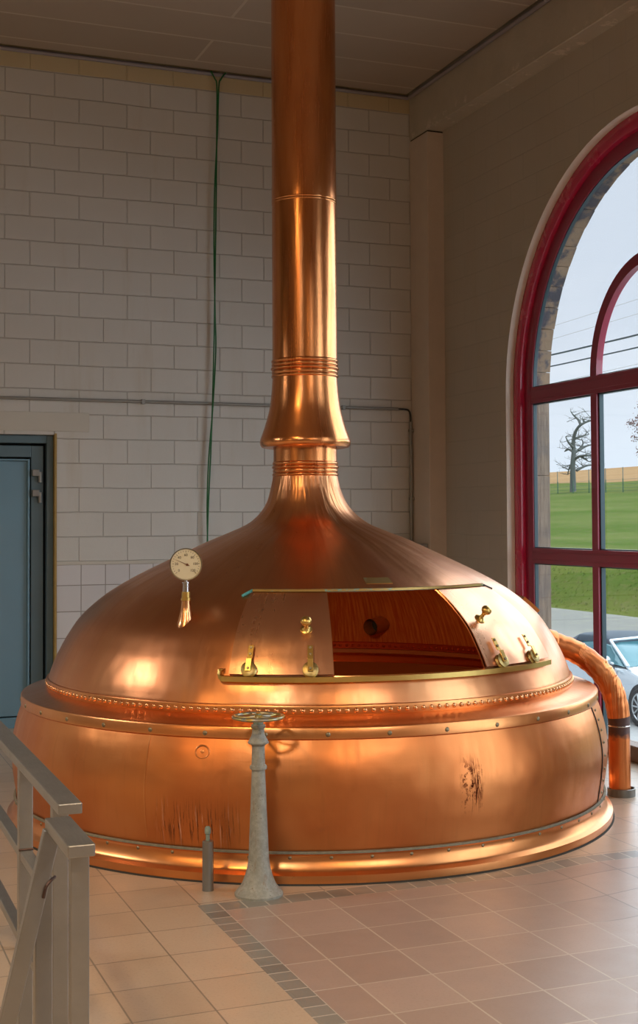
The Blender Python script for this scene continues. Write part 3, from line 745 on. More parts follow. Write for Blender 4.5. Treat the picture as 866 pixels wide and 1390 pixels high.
def surf_normal(z):
    dr = domeR(z + .01) - domeR(z - .01); n = Vector((.02, -dr)).normalized(); return (n.x, n.y)
hatch_door(-126.4, -106.45, (-111.6, 1.125), (-122.4, -110.8), 'left sliding copper hatch door')
hatch_door(-73.7, -50.2, (-69.0, 1.145), (-69.4, -58.3), 'right sliding copper hatch door')
strip(-94.5, -86.2, [p for p in dp if 1.32 < p[1] < 1.365], .004, 'name_plate', M['brass_tarnished'], K, .004, 6, label='small tarnished brass plate above the hatch')
# lid edge standing proud on the far right of the dome
strip(-22, 8, [p for p in dp if 1.12 < p[1] < 1.21], .035, 'rear_hatch_lid', M['copper_rim'], K, .02, 10)
# side pipe: out of the dome, round an elbow, down into a floor collar
q = Vector((4.557, 6.722, 0)); e = (q - AX).normalized(); qr = (q - AX).length
def at(r_, z): return AX + e * r_ + Vector((0, 0, z))
path = catmull([(1.42, .925), (1.507, .900), (1.60, .862), (1.69, .803), (1.765, .730), (1.820, .640), (1.850, .545), (1.862, .470)], 5)
def pipe_mesh(pts, rads, n=28):
    bm = bmesh.new(); rg = tube(bm, pts, rads, n, cap=False); uvl = bm.loops.layers.uv.verify()
    for f in bm.faces:
        for l in f.loops: l[uvl].uv = (math.degrees(math.atan2(l.vert.co.y - q.y, l.vert.co.x - q.x)), l.vert.co.z)
    return bm
rads = []
for i, (r_, z) in enumerate(path):
    rads.append(.068 + .0022 * math.sin(i * 1.9) * (1 if 3 < i < 32 else 0))
sp = obj('side_pipe', pipe_mesh([at(r_, z) for r_, z in path], rads), M['copper_pipe'], K, label='bent copper side pipe with dented elbow')
def wrinkle(i, amp):
    p = at(*path[i]); d_ = (at(*path[i + 1]) - p).normalized(); out = Vector((e.x, e.y, .9)).normalized(); out = (out - d_ * out.dot(d_)).normalized()
    t = d_.cross(out); pts = [p + (out * math.cos(x_) + t * math.sin(x_)) * .0665 for x_ in [R(-50 + k * 10) for k in range(11)]]
    obj('crease', tubebm(pts, [.001] + [amp * (1 + .3 * math.sin(k * 2)) for k in range(9)] + [.001], 8), M['copper_rim'], sp, label='creased fold on the elbow')
wrinkle(11, .005); wrinkle(18, .008); wrinkle(20, .005); wrinkle(26, .004)
obj('pipe_joint', pipe_mesh([at(1.42, .925), at(1.462, .914), at(1.475, .910)], [.078, .078, .069]), M['copper_pipe'], sp)
m, T = newmat('heat_marked_copper'); zz = T.sep(T.uv)[1]; nn = T.m('MULTIPLY', T.m('SUBTRACT', T.noise(T.obj, 22, 4), .5), .09)
ed = T.m('ADD', zz, nn); k1 = T.m('MULTIPLY', T.ss(ed, .33, .38), T.m('SUBTRACT', 1.0, T.ss(ed, .47, .50)))
T.put(T.b.inputs['Base Color'], T.mix(T.m('MULTIPLY', k1, .93), (.80, .27, .09), (.085, .075, .085))); T.b.inputs['Metallic'].default_value = .9
T.put(T.b.inputs['Roughness'], T.m('MULTIPLY_ADD', k1, .2, .32)); M['heat'] = m
obj('down_pipe', pipe_mesh([at(1.862, .475), at(1.863, .465), at(1.863, .44), at(1.863, .41), at(1.864, .0)], [.0675, .0665, .0655, .0645, .0645]), M['heat'], sp, label='straight down pipe with a dark heat mark')
obj('solder_ring', pipe_mesh([at(1.863, .413), at(1.863, .417), at(1.863, .421)], [.0655, .0675, .0655]), M['chrome'], sp)
q2 = at(1.873, 0)
obj('floor_collar', lathe_at([(.069, 0), (.083, 0), (.083, .045), (.078, .047), (.075, .045), (.075, .004), (.069, .004)], q2, 32), M['hinge'], sp, label='grey metal floor collar')
# thermometer
th = R(-140.45); tp = AX + Vector((1.262 * math.cos(th), 1.262 * math.sin(th), 0))
obj('thermometer_boss', lathe_at(catmull([(.060, 1.115), (.045, 1.145), (.034, 1.185), (.026, 1.22), (.022, 1.262)], 4), tp, 28), M['rivet'], K)
TH = obj('thermometer', lathe_at([(.0, 1.256), (.026, 1.256), (.026, 1.268), (.022, 1.27), (.022, 1.30), (.001, 1.30)], tp, 20), M['brass'], K, label='round dial thermometer on a brass fitting')
obj('steel_sleeve', lathe_at([(.016, 1.298), (.016, 1.342), (.020, 1.343), (.020, 1.349), (.008, 1.350), (.008, 1.37)], tp, 16), M['chrome'], TH)
# direction it faces (towards the viewer, a little left)
fd = Vector((-.30, -.954, .0)).normalized(); sd = Vector((fd.y * -1, fd.x, 0)); sd = Vector((-fd.y, fd.x, 0)); gc = Vector((tp.x, tp.y, 1.4385)); upz = Vector((0, 0, 1))
if sd.x < 0: sd = -sd
obj('dial_case', turnbm(gc, fd, [(-.028, .06), (-.026, .0775), (.012, .0815), (.016, .0815), (.0165, .0765), (.010, .0755)], 48), M['gauge_rim'], TH)
obj('dial_face', tubebm([gc + fd * .008, gc + fd * .0125], .0757, 48), M['gauge_face'], TH, label='cream dial face')
def gauge_mark(ang, r0, r1, w):
    bm = bmesh.new(); a = R(ang); dr_ = sd * math.cos(a) + upz * math.sin(a); tt = sd * -math.sin(a) + upz * math.cos(a); o_ = gc + fd * .0128
    vs = [bm.verts.new(o_ + dr_ * r_ + tt * s_ * w + fd * h_) for r_ in (r0, r1) for s_ in (-1, 1) for h_ in (0, .0008)]
    for f in ((0, 1, 3, 2), (4, 6, 7, 5), (0, 4, 5, 1), (2, 3, 7, 6), (0, 2, 6, 4), (1, 5, 7, 3)): bm.faces.new([vs[i] for i in f])
    return bm
mk = bmesh.new()
for k in range(25):
    b2 = gauge_mark(222 - k * 264 / 24, .063 if k % 4 else .059, .069, .0009); me = bpy.data.meshes.new('t'); b2.to_mesh(me); b2.free(); mk.from_mesh(me); bpy.data.meshes.remove(me)
ang = 222; 
for k, txt in enumerate(('0', '20', '40', '60', '80', '100', '120')):
    cu = bpy.data.curves.new('t', 'FONT'); cu.body = txt; cu.size = .018; cu.align_x = 'CENTER'; cu.align_y = 'CENTER'; cu.extrude = .0004
    to = bpy.data.objects.new('t', cu); me = bpy.data.meshes.new_from_object(to); a = R(222 - k * 264 / 6)
    ctr = gc + fd * .0132 + (sd * math.cos(a) + upz * math.sin(a)) * .047
    me.transform(Matrix(((sd.x, upz.x, fd.x, ctr.x), (sd.y, upz.y, fd.y, ctr.y), (sd.z, upz.z, fd.z, ctr.z), (0, 0, 0, 1))))
    mk.from_mesh(me); bpy.data.objects.remove(to); bpy.data.curves.remove(cu); bpy.data.meshes.remove(me)
obj('dial_scale', mk, M['ink'], TH, smooth=False)
bm = bmesh.new(); a = R(156); dr_ = sd * math.cos(a) + upz * math.sin(a); tt = sd * -math.sin(a) + upz * math.cos(a); o_ = gc + fd * .0145 + sd * .006 - upz * .002
vs = [bm.verts.new(o_ + v) for v in (dr_ * -.012 + tt * .002, dr_ * -.012 - tt * .002, dr_ * .064 - tt * .0006, dr_ * .064 + tt * .0006)]; f = bm.faces.new(vs)
ex = bmesh.ops.extrude_face_region(bm, geom=[f]); bmesh.ops.translate(bm, verts=[g for g in ex['geom'] if isinstance(g, bmesh.types.BMVert)], vec=fd * .0012)
tube(bm, [o_ - fd * .002, o_ + fd * .003], .0065, 12)
obj('needle', bm, M['needle'], TH, smooth=False)

# ------------------------------------------------------------------ valve stand and post
vc = (1.88, 5.565)
V = root('valve_stand', 'weathered grey cast iron valve pedestal with a small brass handwheel', 'valve stand', (*vc, 0))
ped = [(.001, .004), (.1075, .0), (.108, .010), (.100, .020)] + catmull([(.098, .022), (.076, .050), (.056, .105), (.0455, .165), (.042, .255), (.0375, .352), (.0338, .45), (.0300, .545)], 4) + \
      [(.0305, .550), (.0375, .553), (.039, .560), (.0375, .568), (.0305, .573), (.0295, .60), (.0285, .655), (.0325, .660), (.046, .667), (.047, .672), (.040, .684), (.031, .700), (.0275, .715), (.0270, .730), (.031, .734), (.0320, .742), (.0305, .750), (.020, .752), (.001, .752)]
obj('pedestal', lathe_at(ped, vc, 40), M['cast_iron'], V)
obj('spindle', lathe_at([(.022, .75), (.023, .752), (.023, .766), (.016, .770), (.012, .790), (.014, .796), (.001, .797)], vc, 20), M['corroded'], V)
fd2 = Vector((-.32, -.947, 0)); sd2 = Vector((.947, -.32, 0)); pv = Vector((*vc, 0))
obj('lock_bolt', tubebm([pv + fd2 * .025 + sd2 * .006 + upz * .717, pv + fd2 * .035 + sd2 * .006 + upz * .717], .007, 10), M['cast_iron'], V)
bm = bmesh.new(); cw = pv + upz * .783; n = 48; rows = []
for i in range(n):
    a = 2 * PI * i / n; e_ = Vector((math.cos(a), math.sin(a), 0)); rows.append([bm.verts.new(cw + e_ * (.1085 + .0105 * math.cos(2 * PI * k / 12)) + upz * (.0085 * math.sin(2 * PI * k / 12))) for k in range(12)])
for i in range(n):
    for k in range(12): bm.faces.new((rows[i][k], rows[i][(k + 1) % 12], rows[(i + 1) % n][(k + 1) % 12], rows[(i + 1) % n][k]))
hw = obj('handwheel', bm, M['handwheel'], V)
for k in range(5):
    a = R(20 + 72 * k); e_ = Vector((math.cos(a), math.sin(a), 0)); obj('spoke', tubebm([cw + e_ * .012, cw + e_ * .06 - upz * .003, cw + e_ * .101], [.009, .006, .007], 8), M['handwheel'], hw)
obj('hub', tubebm([cw - upz * .012, cw + upz * .010], .017, 16), M['handwheel'], hw)
obj('hub_nut', tubebm([cw + upz * .010, cw + upz * .019], .009, 6), M['brass'], hw)
pc_ = (1.69, 5.715)
Pp = root('floor_post', 'short steel tube with a green corroded bolt standing by the kettle base', 'post', (*pc_, 0))
obj('sleeve', lathe_at([(.001, 0), (.026, 0), (.0262, .004), (.0255, .006), (.025, .218), (.022, .221), (.010, .221)], pc_, 28), M['steel'], Pp)
obj('bolt', lathe_at([(.0095, .215), (.0095, .250), (.0140, .253), (.0150, .262), (.0145, .276), (.009, .284), (.001, .286)], pc_, 10), M['corroded'], Pp, label='green corroded bolt')

# ------------------------------------------------------------------ railings
def bar(bm, p0, p1, wx, wz, up=(0, 0, 1)):
    p0 = Vector(p0); p1 = Vector(p1); d_ = (p1 - p0).normalized(); s_ = d_.cross(Vector(up)).normalized(); u_ = s_.cross(d_); vs = []
    for p in (p0, p1):
        for a in (-1, 1):
            for b in (-1, 1): vs.append(bm.verts.new(p + s_ * a * wx / 2 + u_ * b * wz / 2))
    for f in ((0, 1, 3, 2), (4, 6, 7, 5), (0, 4, 5, 1), (2, 3, 7, 6), (0, 2, 6, 4), (1, 5, 7, 3)): bm.faces.new([vs[i] for i in f])
def barbm(*a, **k):
    bm = bmesh.new(); bar(bm, *a, **k); return bm
RX = .628
G = root('handrail', 'brushed steel railing with a long level top rail at the left edge', 'handrail', (RX, 3.4, 0))
obj('top_rail', barbm((RX, 3.345, .926), (RX, 5.9, .926), .061, .028), M['steel'], G, smooth=False, bevel=.003)
for y in (3.50, 4.08, 5.3): obj('post', boxbm(RX - .021, RX + .021, y - .02, y + .02, 0, .912), M['steel'], G, smooth=False, bevel=.003)
for z in (.645, .385):
    for y0, y1 in ((3.52, 4.06), (4.10, 5.28)): obj('lower_rail', barbm((RX, y0, z), (RX, y1, z), .036, .028), M['steel'], G, smooth=False, bevel=.003)
RX2 = .568
G2 = root('handrail', 'short brushed steel rail end with two posts and a slanting brace, nearest the viewer', 'handrail', (RX2, 3.0, 0))
obj('top_rail', barbm((RX2, 2.893, .930), (RX2, 3.19, .930), .061, .028), M['steel'], G2, smooth=False, bevel=.003)
obj('post', boxbm(RX2 - .012, RX2 + .030, 2.955, 2.985, 0, .916), M['steel'], G2, smooth=False, bevel=.003)
obj('post', boxbm(RX2 - .052, RX2 - .010, 3.195, 3.23, 0, .80), M['steel'], G2, smooth=False, bevel=.003)
br_ = obj('brace', barbm((RX2 - .017, 3.168, .918), (RX2 - .150, 3.168, .36), .030, .040), M['steel'], G2, smooth=False, bevel=.003)
obj('weld_bead', tubebm(catmull([(RX2 - .040, 3.150, .765), (RX2 - .034, 3.151, .79), (RX2 - .022, 3.155, .803), (RX2 - .008, 3.180, .804)], 4), .004, 6), M['weld'], br_)
obj('post_weld', tubebm([(RX - .022, 4.06, .661), (RX + .022, 4.06, .661)], .004, 6), M['weld'], G)

# ------------------------------------------------------------------ warm room lamps and added neutral fill lamps (behind the viewer and to the left)
def lamp(x, y, z, power, col, label, size=.35, name='room_or_fill_lamp'):
    L = root(name, label, 'lamp', (x, y, z), 'pendant lamps over the brewhouse floor')
    obj('cord', tubebm([(x, y, z + .22), (x, y, ZC)], .012, 8), M['black_plastic'], L)
    obj('shade', lathe_at([(.03, z + .24), (.06, z + .22), (.12, z + .14), (size * .6, z + .03), (size * .62, z)], (x, y), 32), M['lamp_shade'], L)
    obj('bulb', lathe_at([(.001, z + .02), (.05, z + .04), (.07, z + .08), (.04, z + .13), (.02, z + .17)], (x, y), 20), M['bulb'], L)
    ld = bpy.data.lights.new('lamp_light', 'AREA'); ld.shape = 'DISK'; ld.size = size; ld.energy = power; ld.color = col; ld.spread = R(165)
    lo = bpy.data.objects.new('lamp_light', ld); COL.objects.link(lo); lo.parent = L; lo.location = (0, 0, -.03)
WARM = (1, .62, .26)
lamp(-1.2, 3.1, 4.75, 95, WARM, 'pendant lamp hanging left of the viewer', .5)
lamp(1.4, -1.5, 4.4, 85, WARM, 'pendant lamp hanging behind the viewer', .5)
lamp(-3.8, 3.2, 3.4, 75, WARM, 'pendant lamp hanging low by the left wall', .5)
lamp(3.2, -1.2, 4.3, 150, (1, .93, .86), 'added fill lamp hanging behind the viewer on the window side', .7)  # unseen lamp added as neutral fill for the room
lamp(-1.6, 0.6, 4.5, 120, (1, .95, .9), 'added fill lamp hanging behind and left of the viewer', .7)  # another unseen lamp added to lift the room brightness
lamp(-3.0, 7.6, 3.5, 105, (1, .97, .93), 'added fill lamp hanging by the back wall', .9)  # unseen lamp added to brighten the lower back wall and door

# ------------------------------------------------------------------ outdoors
GZ = -1.7
def terrain(x0, x1, nx, y0, y1, ny, zf):
    bm = bmesh.new(); g = [[bm.verts.new((x0 + (x1 - x0) * i / nx, y0 + (y1 - y0) * j / ny, zf(x0 + (x1 - x0) * i / nx, y0 + (y1 - y0) * j / ny))) for j in range(ny + 1)] for i in range(nx + 1)]
    for i in range(nx):
        for j in range(ny): bm.faces.new((g[i][j], g[i + 1][j], g[i + 1][j + 1], g[i][j + 1]))
    return bm
HK = [(26.5, GZ), (27.4, -1.62), (28.6, -1.15), (30.2, -.60), (31.5, -.38), (34, -.22), (40, .15), (60, 1.75), (110, 5.75), (118, 6.9), (125, 8.3), (135, 9.6), (160, 12.1), (200, 15.5), (250, 18.6), (300, 20.4)]
def hz(x, y=0):
    if x <= HK[0][0]: return HK[0][1]
    for (a, za), (b, zb) in zip(HK, HK[1:]):
        if a <= x <= b: return za + (zb - za) * (x - a) / (b - a)
    return HK[-1][1]
tag(obj('parking_lot', terrain(XO + .02, 19.4, 2, -30, 60, 2, lambda x, y: GZ), M['parking'], smooth=False), 'pale paved parking strip outside the window', None, None, 'structure')
tag(obj('road', terrain(19.4, 26.6, 2, -60, 90, 2, lambda x, y: GZ + .012), M['asphalt'], smooth=False), 'grey asphalt road beyond the parked car', None, None, 'structure')
tag(obj('road_verge', boxbm(19.25, 19.5, -60, 90, GZ - .1, GZ + .05), M['parking'], smooth=False), 'pale kerb between parking strip and road', None, None, 'structure')
def rough(x, y): return hz(x) + (.10 * math.sin(x * 3.1 + y * 1.7) * math.sin(y * 2.3 - x) if 26.8 < x < 34 else 0) * .6
tag(obj('grass_bank', terrain(26.5, 34, 24, 0, 110, 220, rough), M['bank']), 'rough green grass bank beside the road', None, None, 'structure')
tag(obj('meadow', terrain(34, 124, 45, 0, 330, 60, lambda x, y: hz(x) + .12 * math.sin(x * .21) * math.sin(y * .13)), M['grass']), 'green meadow rising to the fence', None, None, 'structure')
tag(obj('ploughed_field', terrain(120, 300, 45, 0, 620, 30, lambda x, y: hz(x) - (.3 if x < 123.5 else 0)), M['plough']), 'brown ploughed field on the horizon', None, None, 'structure')
bm = bmesh.new()
for k in range(5200):
    x = random.uniform(26.9, 33.5); y = random.uniform(30, 66); z = rough(x, y) - .02; a = random.uniform(0, PI); h = random.uniform(.05, .13); w_ = random.uniform(.04, .09); dx = random.uniform(.04, .2)
    v0 = bm.verts.new((x - w_ * math.cos(a), y - w_ * math.sin(a), z)); v1 = bm.verts.new((x + w_ * math.cos(a), y + w_ * math.sin(a), z)); v2 = bm.verts.new((x + dx, y + dx, z + h)); bm.faces.new((v0, v1, v2))
tag(obj('grass_tufts', bm, M['bank'], smooth=False), 'coarse grass tufts covering the bank by the road', 'grass', None, 'stuff')
# fences
def fence(name, x, y0, y1, step, h, rad, mat, label, wires):
    F_ = root(name, label, 'fence', (x, y0, hz(x)))
    p0 = obj('post', tubebm([(0, 0, -.3), (0, 0, h)], rad, 6), mat, F_, local=True)
    n = int((y1 - y0) / step) + 1
    for k in range(n):
        o = p0 if k == 0 else p0.copy()
        if k: COL.objects.link(o); o.parent = F_
        o.location = (0, k * step, 0)
    for wz in wires: obj('wire', tubebm([(x, y0, hz(x) + wz), (x, y0 + (n - 1) * step, hz(x) + wz)], rad * .28, 5), mat, F_)
fence('meadow_fence', 110, 147.3, 192, 4.42, 1.9, .075, M['fence_green'], 'green post and wire fence across the meadow', (.15, .6, 1.1))
fence('field_fence', 124, 166, 222, 5.0, 2.2, .07, M['fence_grey'], 'thin grey fence along the edge of the ploughed field', (.2,))
# trees
def branch(bm, p, d_, L, r_, depth, rng, up=.12, n=5):
    pts = [Vector(p)]; dd = Vector(d_).normalized(); k = 5
    for i in range(k):
        dd = (dd + Vector((rng.uniform(-.28, .28), rng.uniform(-.28, .28), rng.uniform(-.22, .28) + up * .3))).normalized(); pts.append(pts[-1] + dd * L / k)
    tube(bm, pts, [r_ * (1 - .7 * i / k) for i in range(k + 1)], n)
    ends = [pts[-1]]
    if depth > 0:
        for _ in range(4 if depth > 1 else 3):
            i = rng.randint(2, k); a = rng.uniform(0, 2 * PI); side = Vector((math.cos(a), math.sin(a), rng.uniform(-.2, .7)))
            ends += branch(bm, pts[i], dd * .5 + side, L * rng.uniform(.45, .65), r_ * .45, depth - 1, rng, up, max(4, n - 1))
    return ends
# dead tree: main limbs laid out after the photograph, in its own vertical plane with depth added
tx, ty = 112.0, 177.0; tz = 5.95; fx = Vector((.845, -.534, 0)); fy = Vector((.534, .845, 0)); px = 208 / 1780.0
Dt = root('dead_tree', 'bare crooked old tree standing by the meadow fence', 'tree', (tx, ty, tz))
def tp_(u, v, d_=0): return Vector((tx, ty, tz)) + fx * ((u - 756) * px) + Vector((0, 0, (667 - v) * px)) + fy * d_
trunkP = [(756, 668, 0), (756, 650, .1), (756, 630, -.1), (757.5, 612, .2), (757, 600, .4), (759, 588, .2), (764, 579, -.3), (771, 574, -.6), (779, 571, -.4), (788, 570, 0)]
bm = bmesh.new(); rng = random.Random(5)
tube(bm, catmull([tuple(tp_(*a)) for a in trunkP], 4), [.55 - .46 * (i / 36) ** .8 for i in range(37)], 8)
obj('trunk', bm, M['bark'], Dt)
limbs = [[(761, 637, 0), (768, 633, .8), (777, 630, 1.4), (789, 630, 1.8)], [(759, 622, 0), (766, 618, -.8), (778, 618, -1.6), (790, 621, -2), (797, 632, -2.2)], [(766, 618, -.6), (772, 622, -1), (777, 626, -1.3)],
         [(757, 612, 0), (750, 608, .6), (745, 611, 1)], [(757, 606, 0), (751, 600, -.6), (747, 592, -1)], [(758, 614, 0), (766, 607, .8), (770, 600, 1.4), (768, 594, 1.6)], [(760, 594, 0), (768, 591, .6), (778, 588, 1.2)],
         [(767, 576, -.4), (764, 569, -.2), (758, 563, 0), (754, 557, .1)], [(772, 573, -.5), (769, 567, -.6)], [(782, 570, 0), (781, 565, .1)], [(764, 610, .3), (774, 604, 1.2), (786, 601, 2)], [(757, 625, 0), (752, 632, .8), (749, 642, 1.2)]]
for L in limbs:
    bm = bmesh.new(); pp = catmull([tuple(tp_(*a)) for a in L], 3); n = len(pp); tube(bm, pp, [.24 * (1 - .75 * i / (n - 1)) for i in range(n)], 6)
    for i in range(2, n, 2):
        for _ in range(2):
            a = rng.uniform(0, 2 * PI); branch(bm, pp[i], (fx * math.cos(a) + fy * math.sin(a) * .6 + Vector((0, 0, rng.uniform(-.3, .6)))), rng.uniform(1.0, 2.4), .06, 1, rng, .1, 4)
    obj('limb', bm, M['bark'], Dt)
# leafy brown tree, right edge
cx_, cy_ = 113.5, 155.5; cz_ = hz(113.5) - .1
Bt = root('autumn_tree', 'tree with sparse reddish brown leaves at the right edge of the window view', 'tree', (cx_, cy_, cz_))
bm = bmesh.new(); tube(bm, [(cx_, cy_, cz_ - .2), (cx_, cy_, cz_ + 2), (cx_ + .1, cy_ + .2, cz_ + 5), (cx_, cy_, cz_ + 8.5)], [.4, .34, .24, .08], 8); obj('trunk', bm, M['bark_brown'], Bt)
bm = bmesh.new(); ends = []; rng = random.Random(11)
for k in range(26):
    h = 1.7 + k * .34; a = k * 2.4; L = 4.4 * math.sin(min(PI * .5, (h) / 4.0)) * (1 - .55 * (h / 11) ** 2)
    ends += branch(bm, (cx_, cy_, cz_ + h), (math.cos(a), math.sin(a), .22), max(1.4, L), .11, 2, rng, .1, 4)
obj('branches', bm, M['bark_brown'], Bt)
bm = bmesh.new()
for p in ends:
    for _ in range(16):
        c0 = p + Vector([rng.gauss(0, .35) for _ in range(3)]); a = Vector([rng.uniform(-1, 1) for _ in range(3)]).normalized() * .15; b = Vector([rng.uniform(-1, 1) for _ in range(3)]).normalized() * .12
        bm.faces.new([bm.verts.new(c0 - a), bm.verts.new(c0 + b), bm.verts.new(c0 + a), bm.verts.new(c0 - b)])
o = obj('leaves', bm, M['brown_leaf'], Bt, smooth=False); o['kind'] = 'stuff'
# overhead lines between two poles out of view
for i, (za, zb, rad, lab) in enumerate(((8.75, 8.75, .035, 'thick overhead cable, upper of the pair crossing the sky'), (8.3, 8.3, .028, 'thick overhead cable, lower of the pair crossing the sky'))):
    pts = []
    for k in range(13):
        t = k / 12; pts.append((27.45, 18 + 52 * t, (za * (1 - t) + zb * t) - math.sin(PI * t) * .55))
    thing_tube('overhead_cable', pts, rad, M['cable_dark'], lab, 'cable', 5, 'overhead cables')
for i, zt in enumerate((27.2, 25.4, 19.2, 17.2)):
    thing_tube('distant_wire', [(90, 60, zt + 2.0), (100, 200, zt + 1.4)], .02, M['conduit'], 'faint thin distant power wire, %s of the four in the sky' % ('topmost', 'second from the top', 'third from the top', 'lowest')[i], 'cable', 4, 'faint distant wires')
for (x, y) in ((27.2, 18.0), (27.2, 70.0)):
    tag(obj('utility_pole', tubebm([(x, y, hz(x) - .3), (x, y, 9.4)], [.14, .10], 10), M['pole_wood']), 'wooden utility pole by the road, %s, outside the window view' % ('nearer the viewer' if y < 40 else 'far down the road'), 'pole', 'utility poles')

# ------------------------------------------------------------------ parked convertible
cX, cY, cZ = 12.6, 17.10, GZ
Cc = root('convertible_car', 'silver convertible car with a dark soft top parked outside the window', 'car', (cX + .9, cY + 2.2, cZ))
def cp(x, y, z): return (cX + .9 + x, cY + y, cZ + z)
st = [(0, .50, .46, .30), (.08, .66, .56, .26), (.35, .80, .68, .22), (.90, .885, .80, .20), (1.45, .90, .90, .20), (2.2, .90, .93, .20), (3.1, .90, .96, .20), (3.6, .90, .98, .20), (4.05, .86, .95, .24), (4.25, .76, .86, .30), (4.33, .62, .66, .36)]
st = catmull(st, 4)
bm = bmesh.new(); rows = []
for y, hw, top, bot in st:
    sec = [(0, bot), (hw * .86, bot), (hw * .97, bot + .10), (hw, bot + .28), (hw * .99, bot + (top - bot) * .68), (hw * .95, top - .07), (hw * .86, top - .005), (hw * .45, top + .03), (0, top + .04)]
    sec = sec + [(-a, b) for a, b in reversed(sec[1:-1])]
    rows.append([bm.verts.new(cp(a, y, b)) for a, b in sec])
for a, b in zip(rows, rows[1:]):
    for k in range(len(a)): bm.faces.new((a[k], a[(k + 1) % len(a)], b[(k + 1) % len(a)], b[k]))
bm.faces.new(rows[0]); bm.faces.new(rows[-1])
cbody = obj('body', bm, M['car_paint'], Cc)
for wy in (.85, 3.45):
    for s_ in (-1, 1):
        # dark wheel housing set just proud of the flank, wheel inside it
        a_ = cp(s_ * .885, wy, .33); b_ = cp(s_ * .905, wy, .33)
        obj('wheel_arch', tubebm([a_, b_], .365, 36), M['tyre'], Cc)
        w0 = cp(s_ * .74, wy, .32); w1 = cp(s_ * .925, wy, .32)
        wv = Vector(w1) - Vector(w0); W0 = Vector(w0)
        wh = obj('wheel', tubebm([W0, W0 + wv * .1, W0 + wv * .85, W0 + wv], [.30, .32, .32, .29], 36), M['tyre'], Cc)
        bm = bmesh.new(); C1 = W0 + wv * 1.01; xs = wv.normalized()
        for k in range(10):
            a = 2 * PI * k / 10; e_ = Vector((0, math.cos(a), math.sin(a))); tube(bm, [C1 + e_ * .03 + xs * .012, C1 + e_ * .215 + xs * .004], [.018, .014], 6)
        tube(bm, [C1 - xs * .005, C1 + xs * .02], .055, 16)
        n = 32; rr = [[bm.verts.new(C1 + Vector((0, math.cos(2 * PI * i / n), math.sin(2 * PI * i / n))) * (.222 + .014 * math.cos(2 * PI * k / 6)) + xs * (.012 * math.sin(2 * PI * k / 6))) for k in range(6)] for i in range(n)]
        for i in range(n):
            for k in range(6): bm.faces.new((rr[i][k], rr[i][(k + 1) % 6], rr[(i + 1) % n][(k + 1) % 6], rr[(i + 1) % n][k]))
        obj('rim', bm, M['rim'], wh)
# glasshouse
def loft(stn, mat, name, lab=None, par=Cc):
    bm = bmesh.new(); rows = []
    for y, zb, wb, zt, wt in stn:
        sec = [(wb, zb), (wb * .4 + wt * .6, zb + (zt - zb) * .62), (wt, zt - .035), (wt * .8, zt - .006), (0, zt + .012)]
        sec = sec + [(-a, b) for a, b in reversed(sec[:-1])]
        rows.append([bm.verts.new(cp(a, y, b)) for a, b in sec])
    for a, b in zip(rows, rows[1:]):
        for k in range(len(a) - 1): bm.faces.new((a[k], a[k + 1], b[k + 1], b[k]))
    bm.faces.new(rows[0]); bm.faces.new(rows[-1])
    return obj(name, bm, mat, par, label=lab)
loft([(1.42, .90, .80, .93, .70), (1.7, .92, .82, 1.07, .66), (2.08, .93, .83, 1.27, .60), (2.5, .94, .83, 1.31, .60), (3.2, .95, .82, 1.27, .60), (3.72, .96, .76, 1.0, .56)], M['car_glass'], 'windows')
loft([(2.06, 1.20, .625, 1.285, .60), (2.2, 1.22, .63, 1.335, .60), (2.6, 1.235, .635, 1.375, .61), (3.1, 1.20, .66, 1.35, .61), (3.12, .95, .835, 1.348, .615), (3.5, .96, .80, 1.20, .60), (3.85, .97, .74, 1.0, .58)], M['soft_top'], 'soft_top', 'dark fabric soft top')
for s_ in (-1, 1):
    obj('windscreen_pillar', tubebm([cp(s_ * .80, 1.36, .915), cp(s_ * .735, 1.7, 1.10), cp(s_ * .64, 2.10, 1.285)], [.035, .03, .028], 8), M['car_paint'], Cc)
    bm = bmesh.new(); bmesh.ops.create_uvsphere(bm, u_segments=16, v_segments=10, radius=1); bmesh.ops.scale(bm, vec=(.11, .07, .075), verts=bm.verts); bmesh.ops.translate(bm, vec=cp(s_ * .99, 1.75, 1.0), verts=bm.verts)
    tube(bm, [cp(s_ * .83, 1.75, .93), cp(s_ * .95, 1.75, .98)], .025, 8); obj('wing_mirror', bm, M['car_paint'], Cc)
    bm = bmesh.new(); bmesh.ops.create_uvsphere(bm, u_segments=16, v_segments=10, radius=1); bmesh.ops.scale(bm, vec=(.15, .16, .08), verts=bm.verts); bmesh.ops.translate(bm, vec=cp(s_ * .60, .16, .57), verts=bm.verts); obj('headlight', bm, M['lens'], Cc)
    obj('door_seam', boxbm(cX + .9 + s_ * .888, cX + .9 + s_ * .904, cY + 1.62, cY + 1.632, cZ + .35, cZ + .9), M['tyre'], Cc, smooth=False)
obj('screen_frame', tubebm([cp(-.64, 2.10, 1.285), cp(0, 2.05, 1.325), cp(.64, 2.10, 1.285)], .025, 8), M['car_paint'], Cc)
obj('number_plate', boxbm(cX + .65, cX + 1.15, cY - .02, cY + .02, cZ + .34, cZ + .45), M['lens'], Cc, smooth=False)

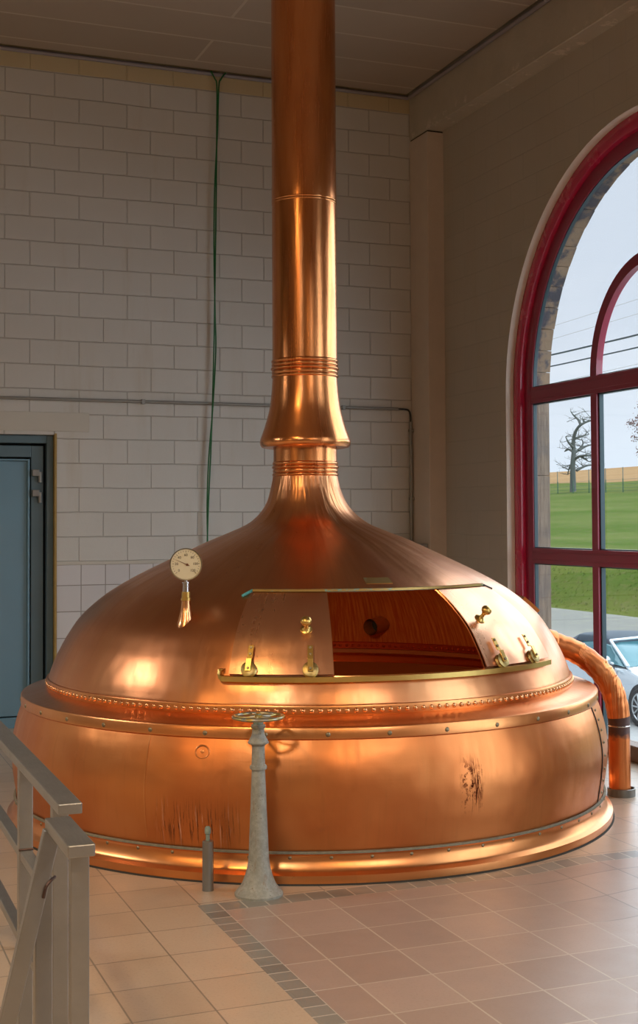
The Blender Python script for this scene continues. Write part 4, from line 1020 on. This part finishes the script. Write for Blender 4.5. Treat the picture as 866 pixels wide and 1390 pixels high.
# ------------------------------------------------------------------ sky, sun, camera
W = bpy.data.worlds.new('sky'); S.world = W; W.use_nodes = True; t = W.node_tree; t.nodes.clear(); T = NT(t)
g = T.n('ShaderNodeTexCoord').outputs['Generated']; p = T.sep(g)
n = T.noise(T.scale(g, (1., 1., 2.6)), 2.4, 5, .55)
c = T.mix(T.ss(n, .35, .7), (.50, .545, .615), (.66, .68, .72)); c = T.mix(T.ss(p[2], .16, -.02), c, (.60, .665, .74))
bg = T.n('ShaderNodeBackground', None, Color=c, Strength=1.5)
o = t.nodes.new('ShaderNodeOutputWorld'); t.links.new(bg.outputs[0], o.inputs[0])
sl = bpy.data.lights.new('sun', 'SUN'); sl.energy = 9.5; sl.angle = R(150); sl.color = (.86, .94, 1.0)
so_ = bpy.data.objects.new('sun', sl); COL.objects.link(so_); so_.location = (20, 0, 20)
so_.rotation_euler = Vector((1.0, -.35, .92)).to_track_quat('Z', 'Y').to_euler()

F = 1780.; yaw = R(21.36); pit = math.atan(58 / F); rl = R(-.3)
cam = bpy.data.cameras.new('camera'); co = bpy.data.objects.new('camera', cam); COL.objects.link(co)
fw = Vector((math.sin(yaw) * math.cos(pit), math.cos(yaw) * math.cos(pit), math.sin(pit))); r0 = Vector((math.cos(yaw), -math.sin(yaw), 0)); u0 = r0.cross(fw)
rt = r0 * math.cos(rl) + u0 * math.sin(rl); up_ = -r0 * math.sin(rl) + u0 * math.cos(rl)
mw = Matrix((rt, up_, -fw)).transposed().to_4x4(); mw.translation = Vector((0, 0, 1.65)); co.matrix_world = mw
cam.sensor_fit = 'VERTICAL'; cam.sensor_height = 36.0; cam.lens = F / 1390 * 36; cam.shift_y = -(695 - 650) / 1390; cam.clip_end = 2000; cam.clip_start = .05
S.camera = co
S.view_settings.view_transform = 'Standard'; S.view_settings.look = 'None'; S.view_settings.gamma = 1; S.view_settings.exposure = 0.0
S.view_settings.use_curve_mapping = False
S.cycles.max_bounces = 10; S.cycles.glossy_bounces = 6; S.cycles.diffuse_bounces = 5; S.cycles.transparent_max_bounces = 12
S.cycles.sample_clamp_indirect = 12
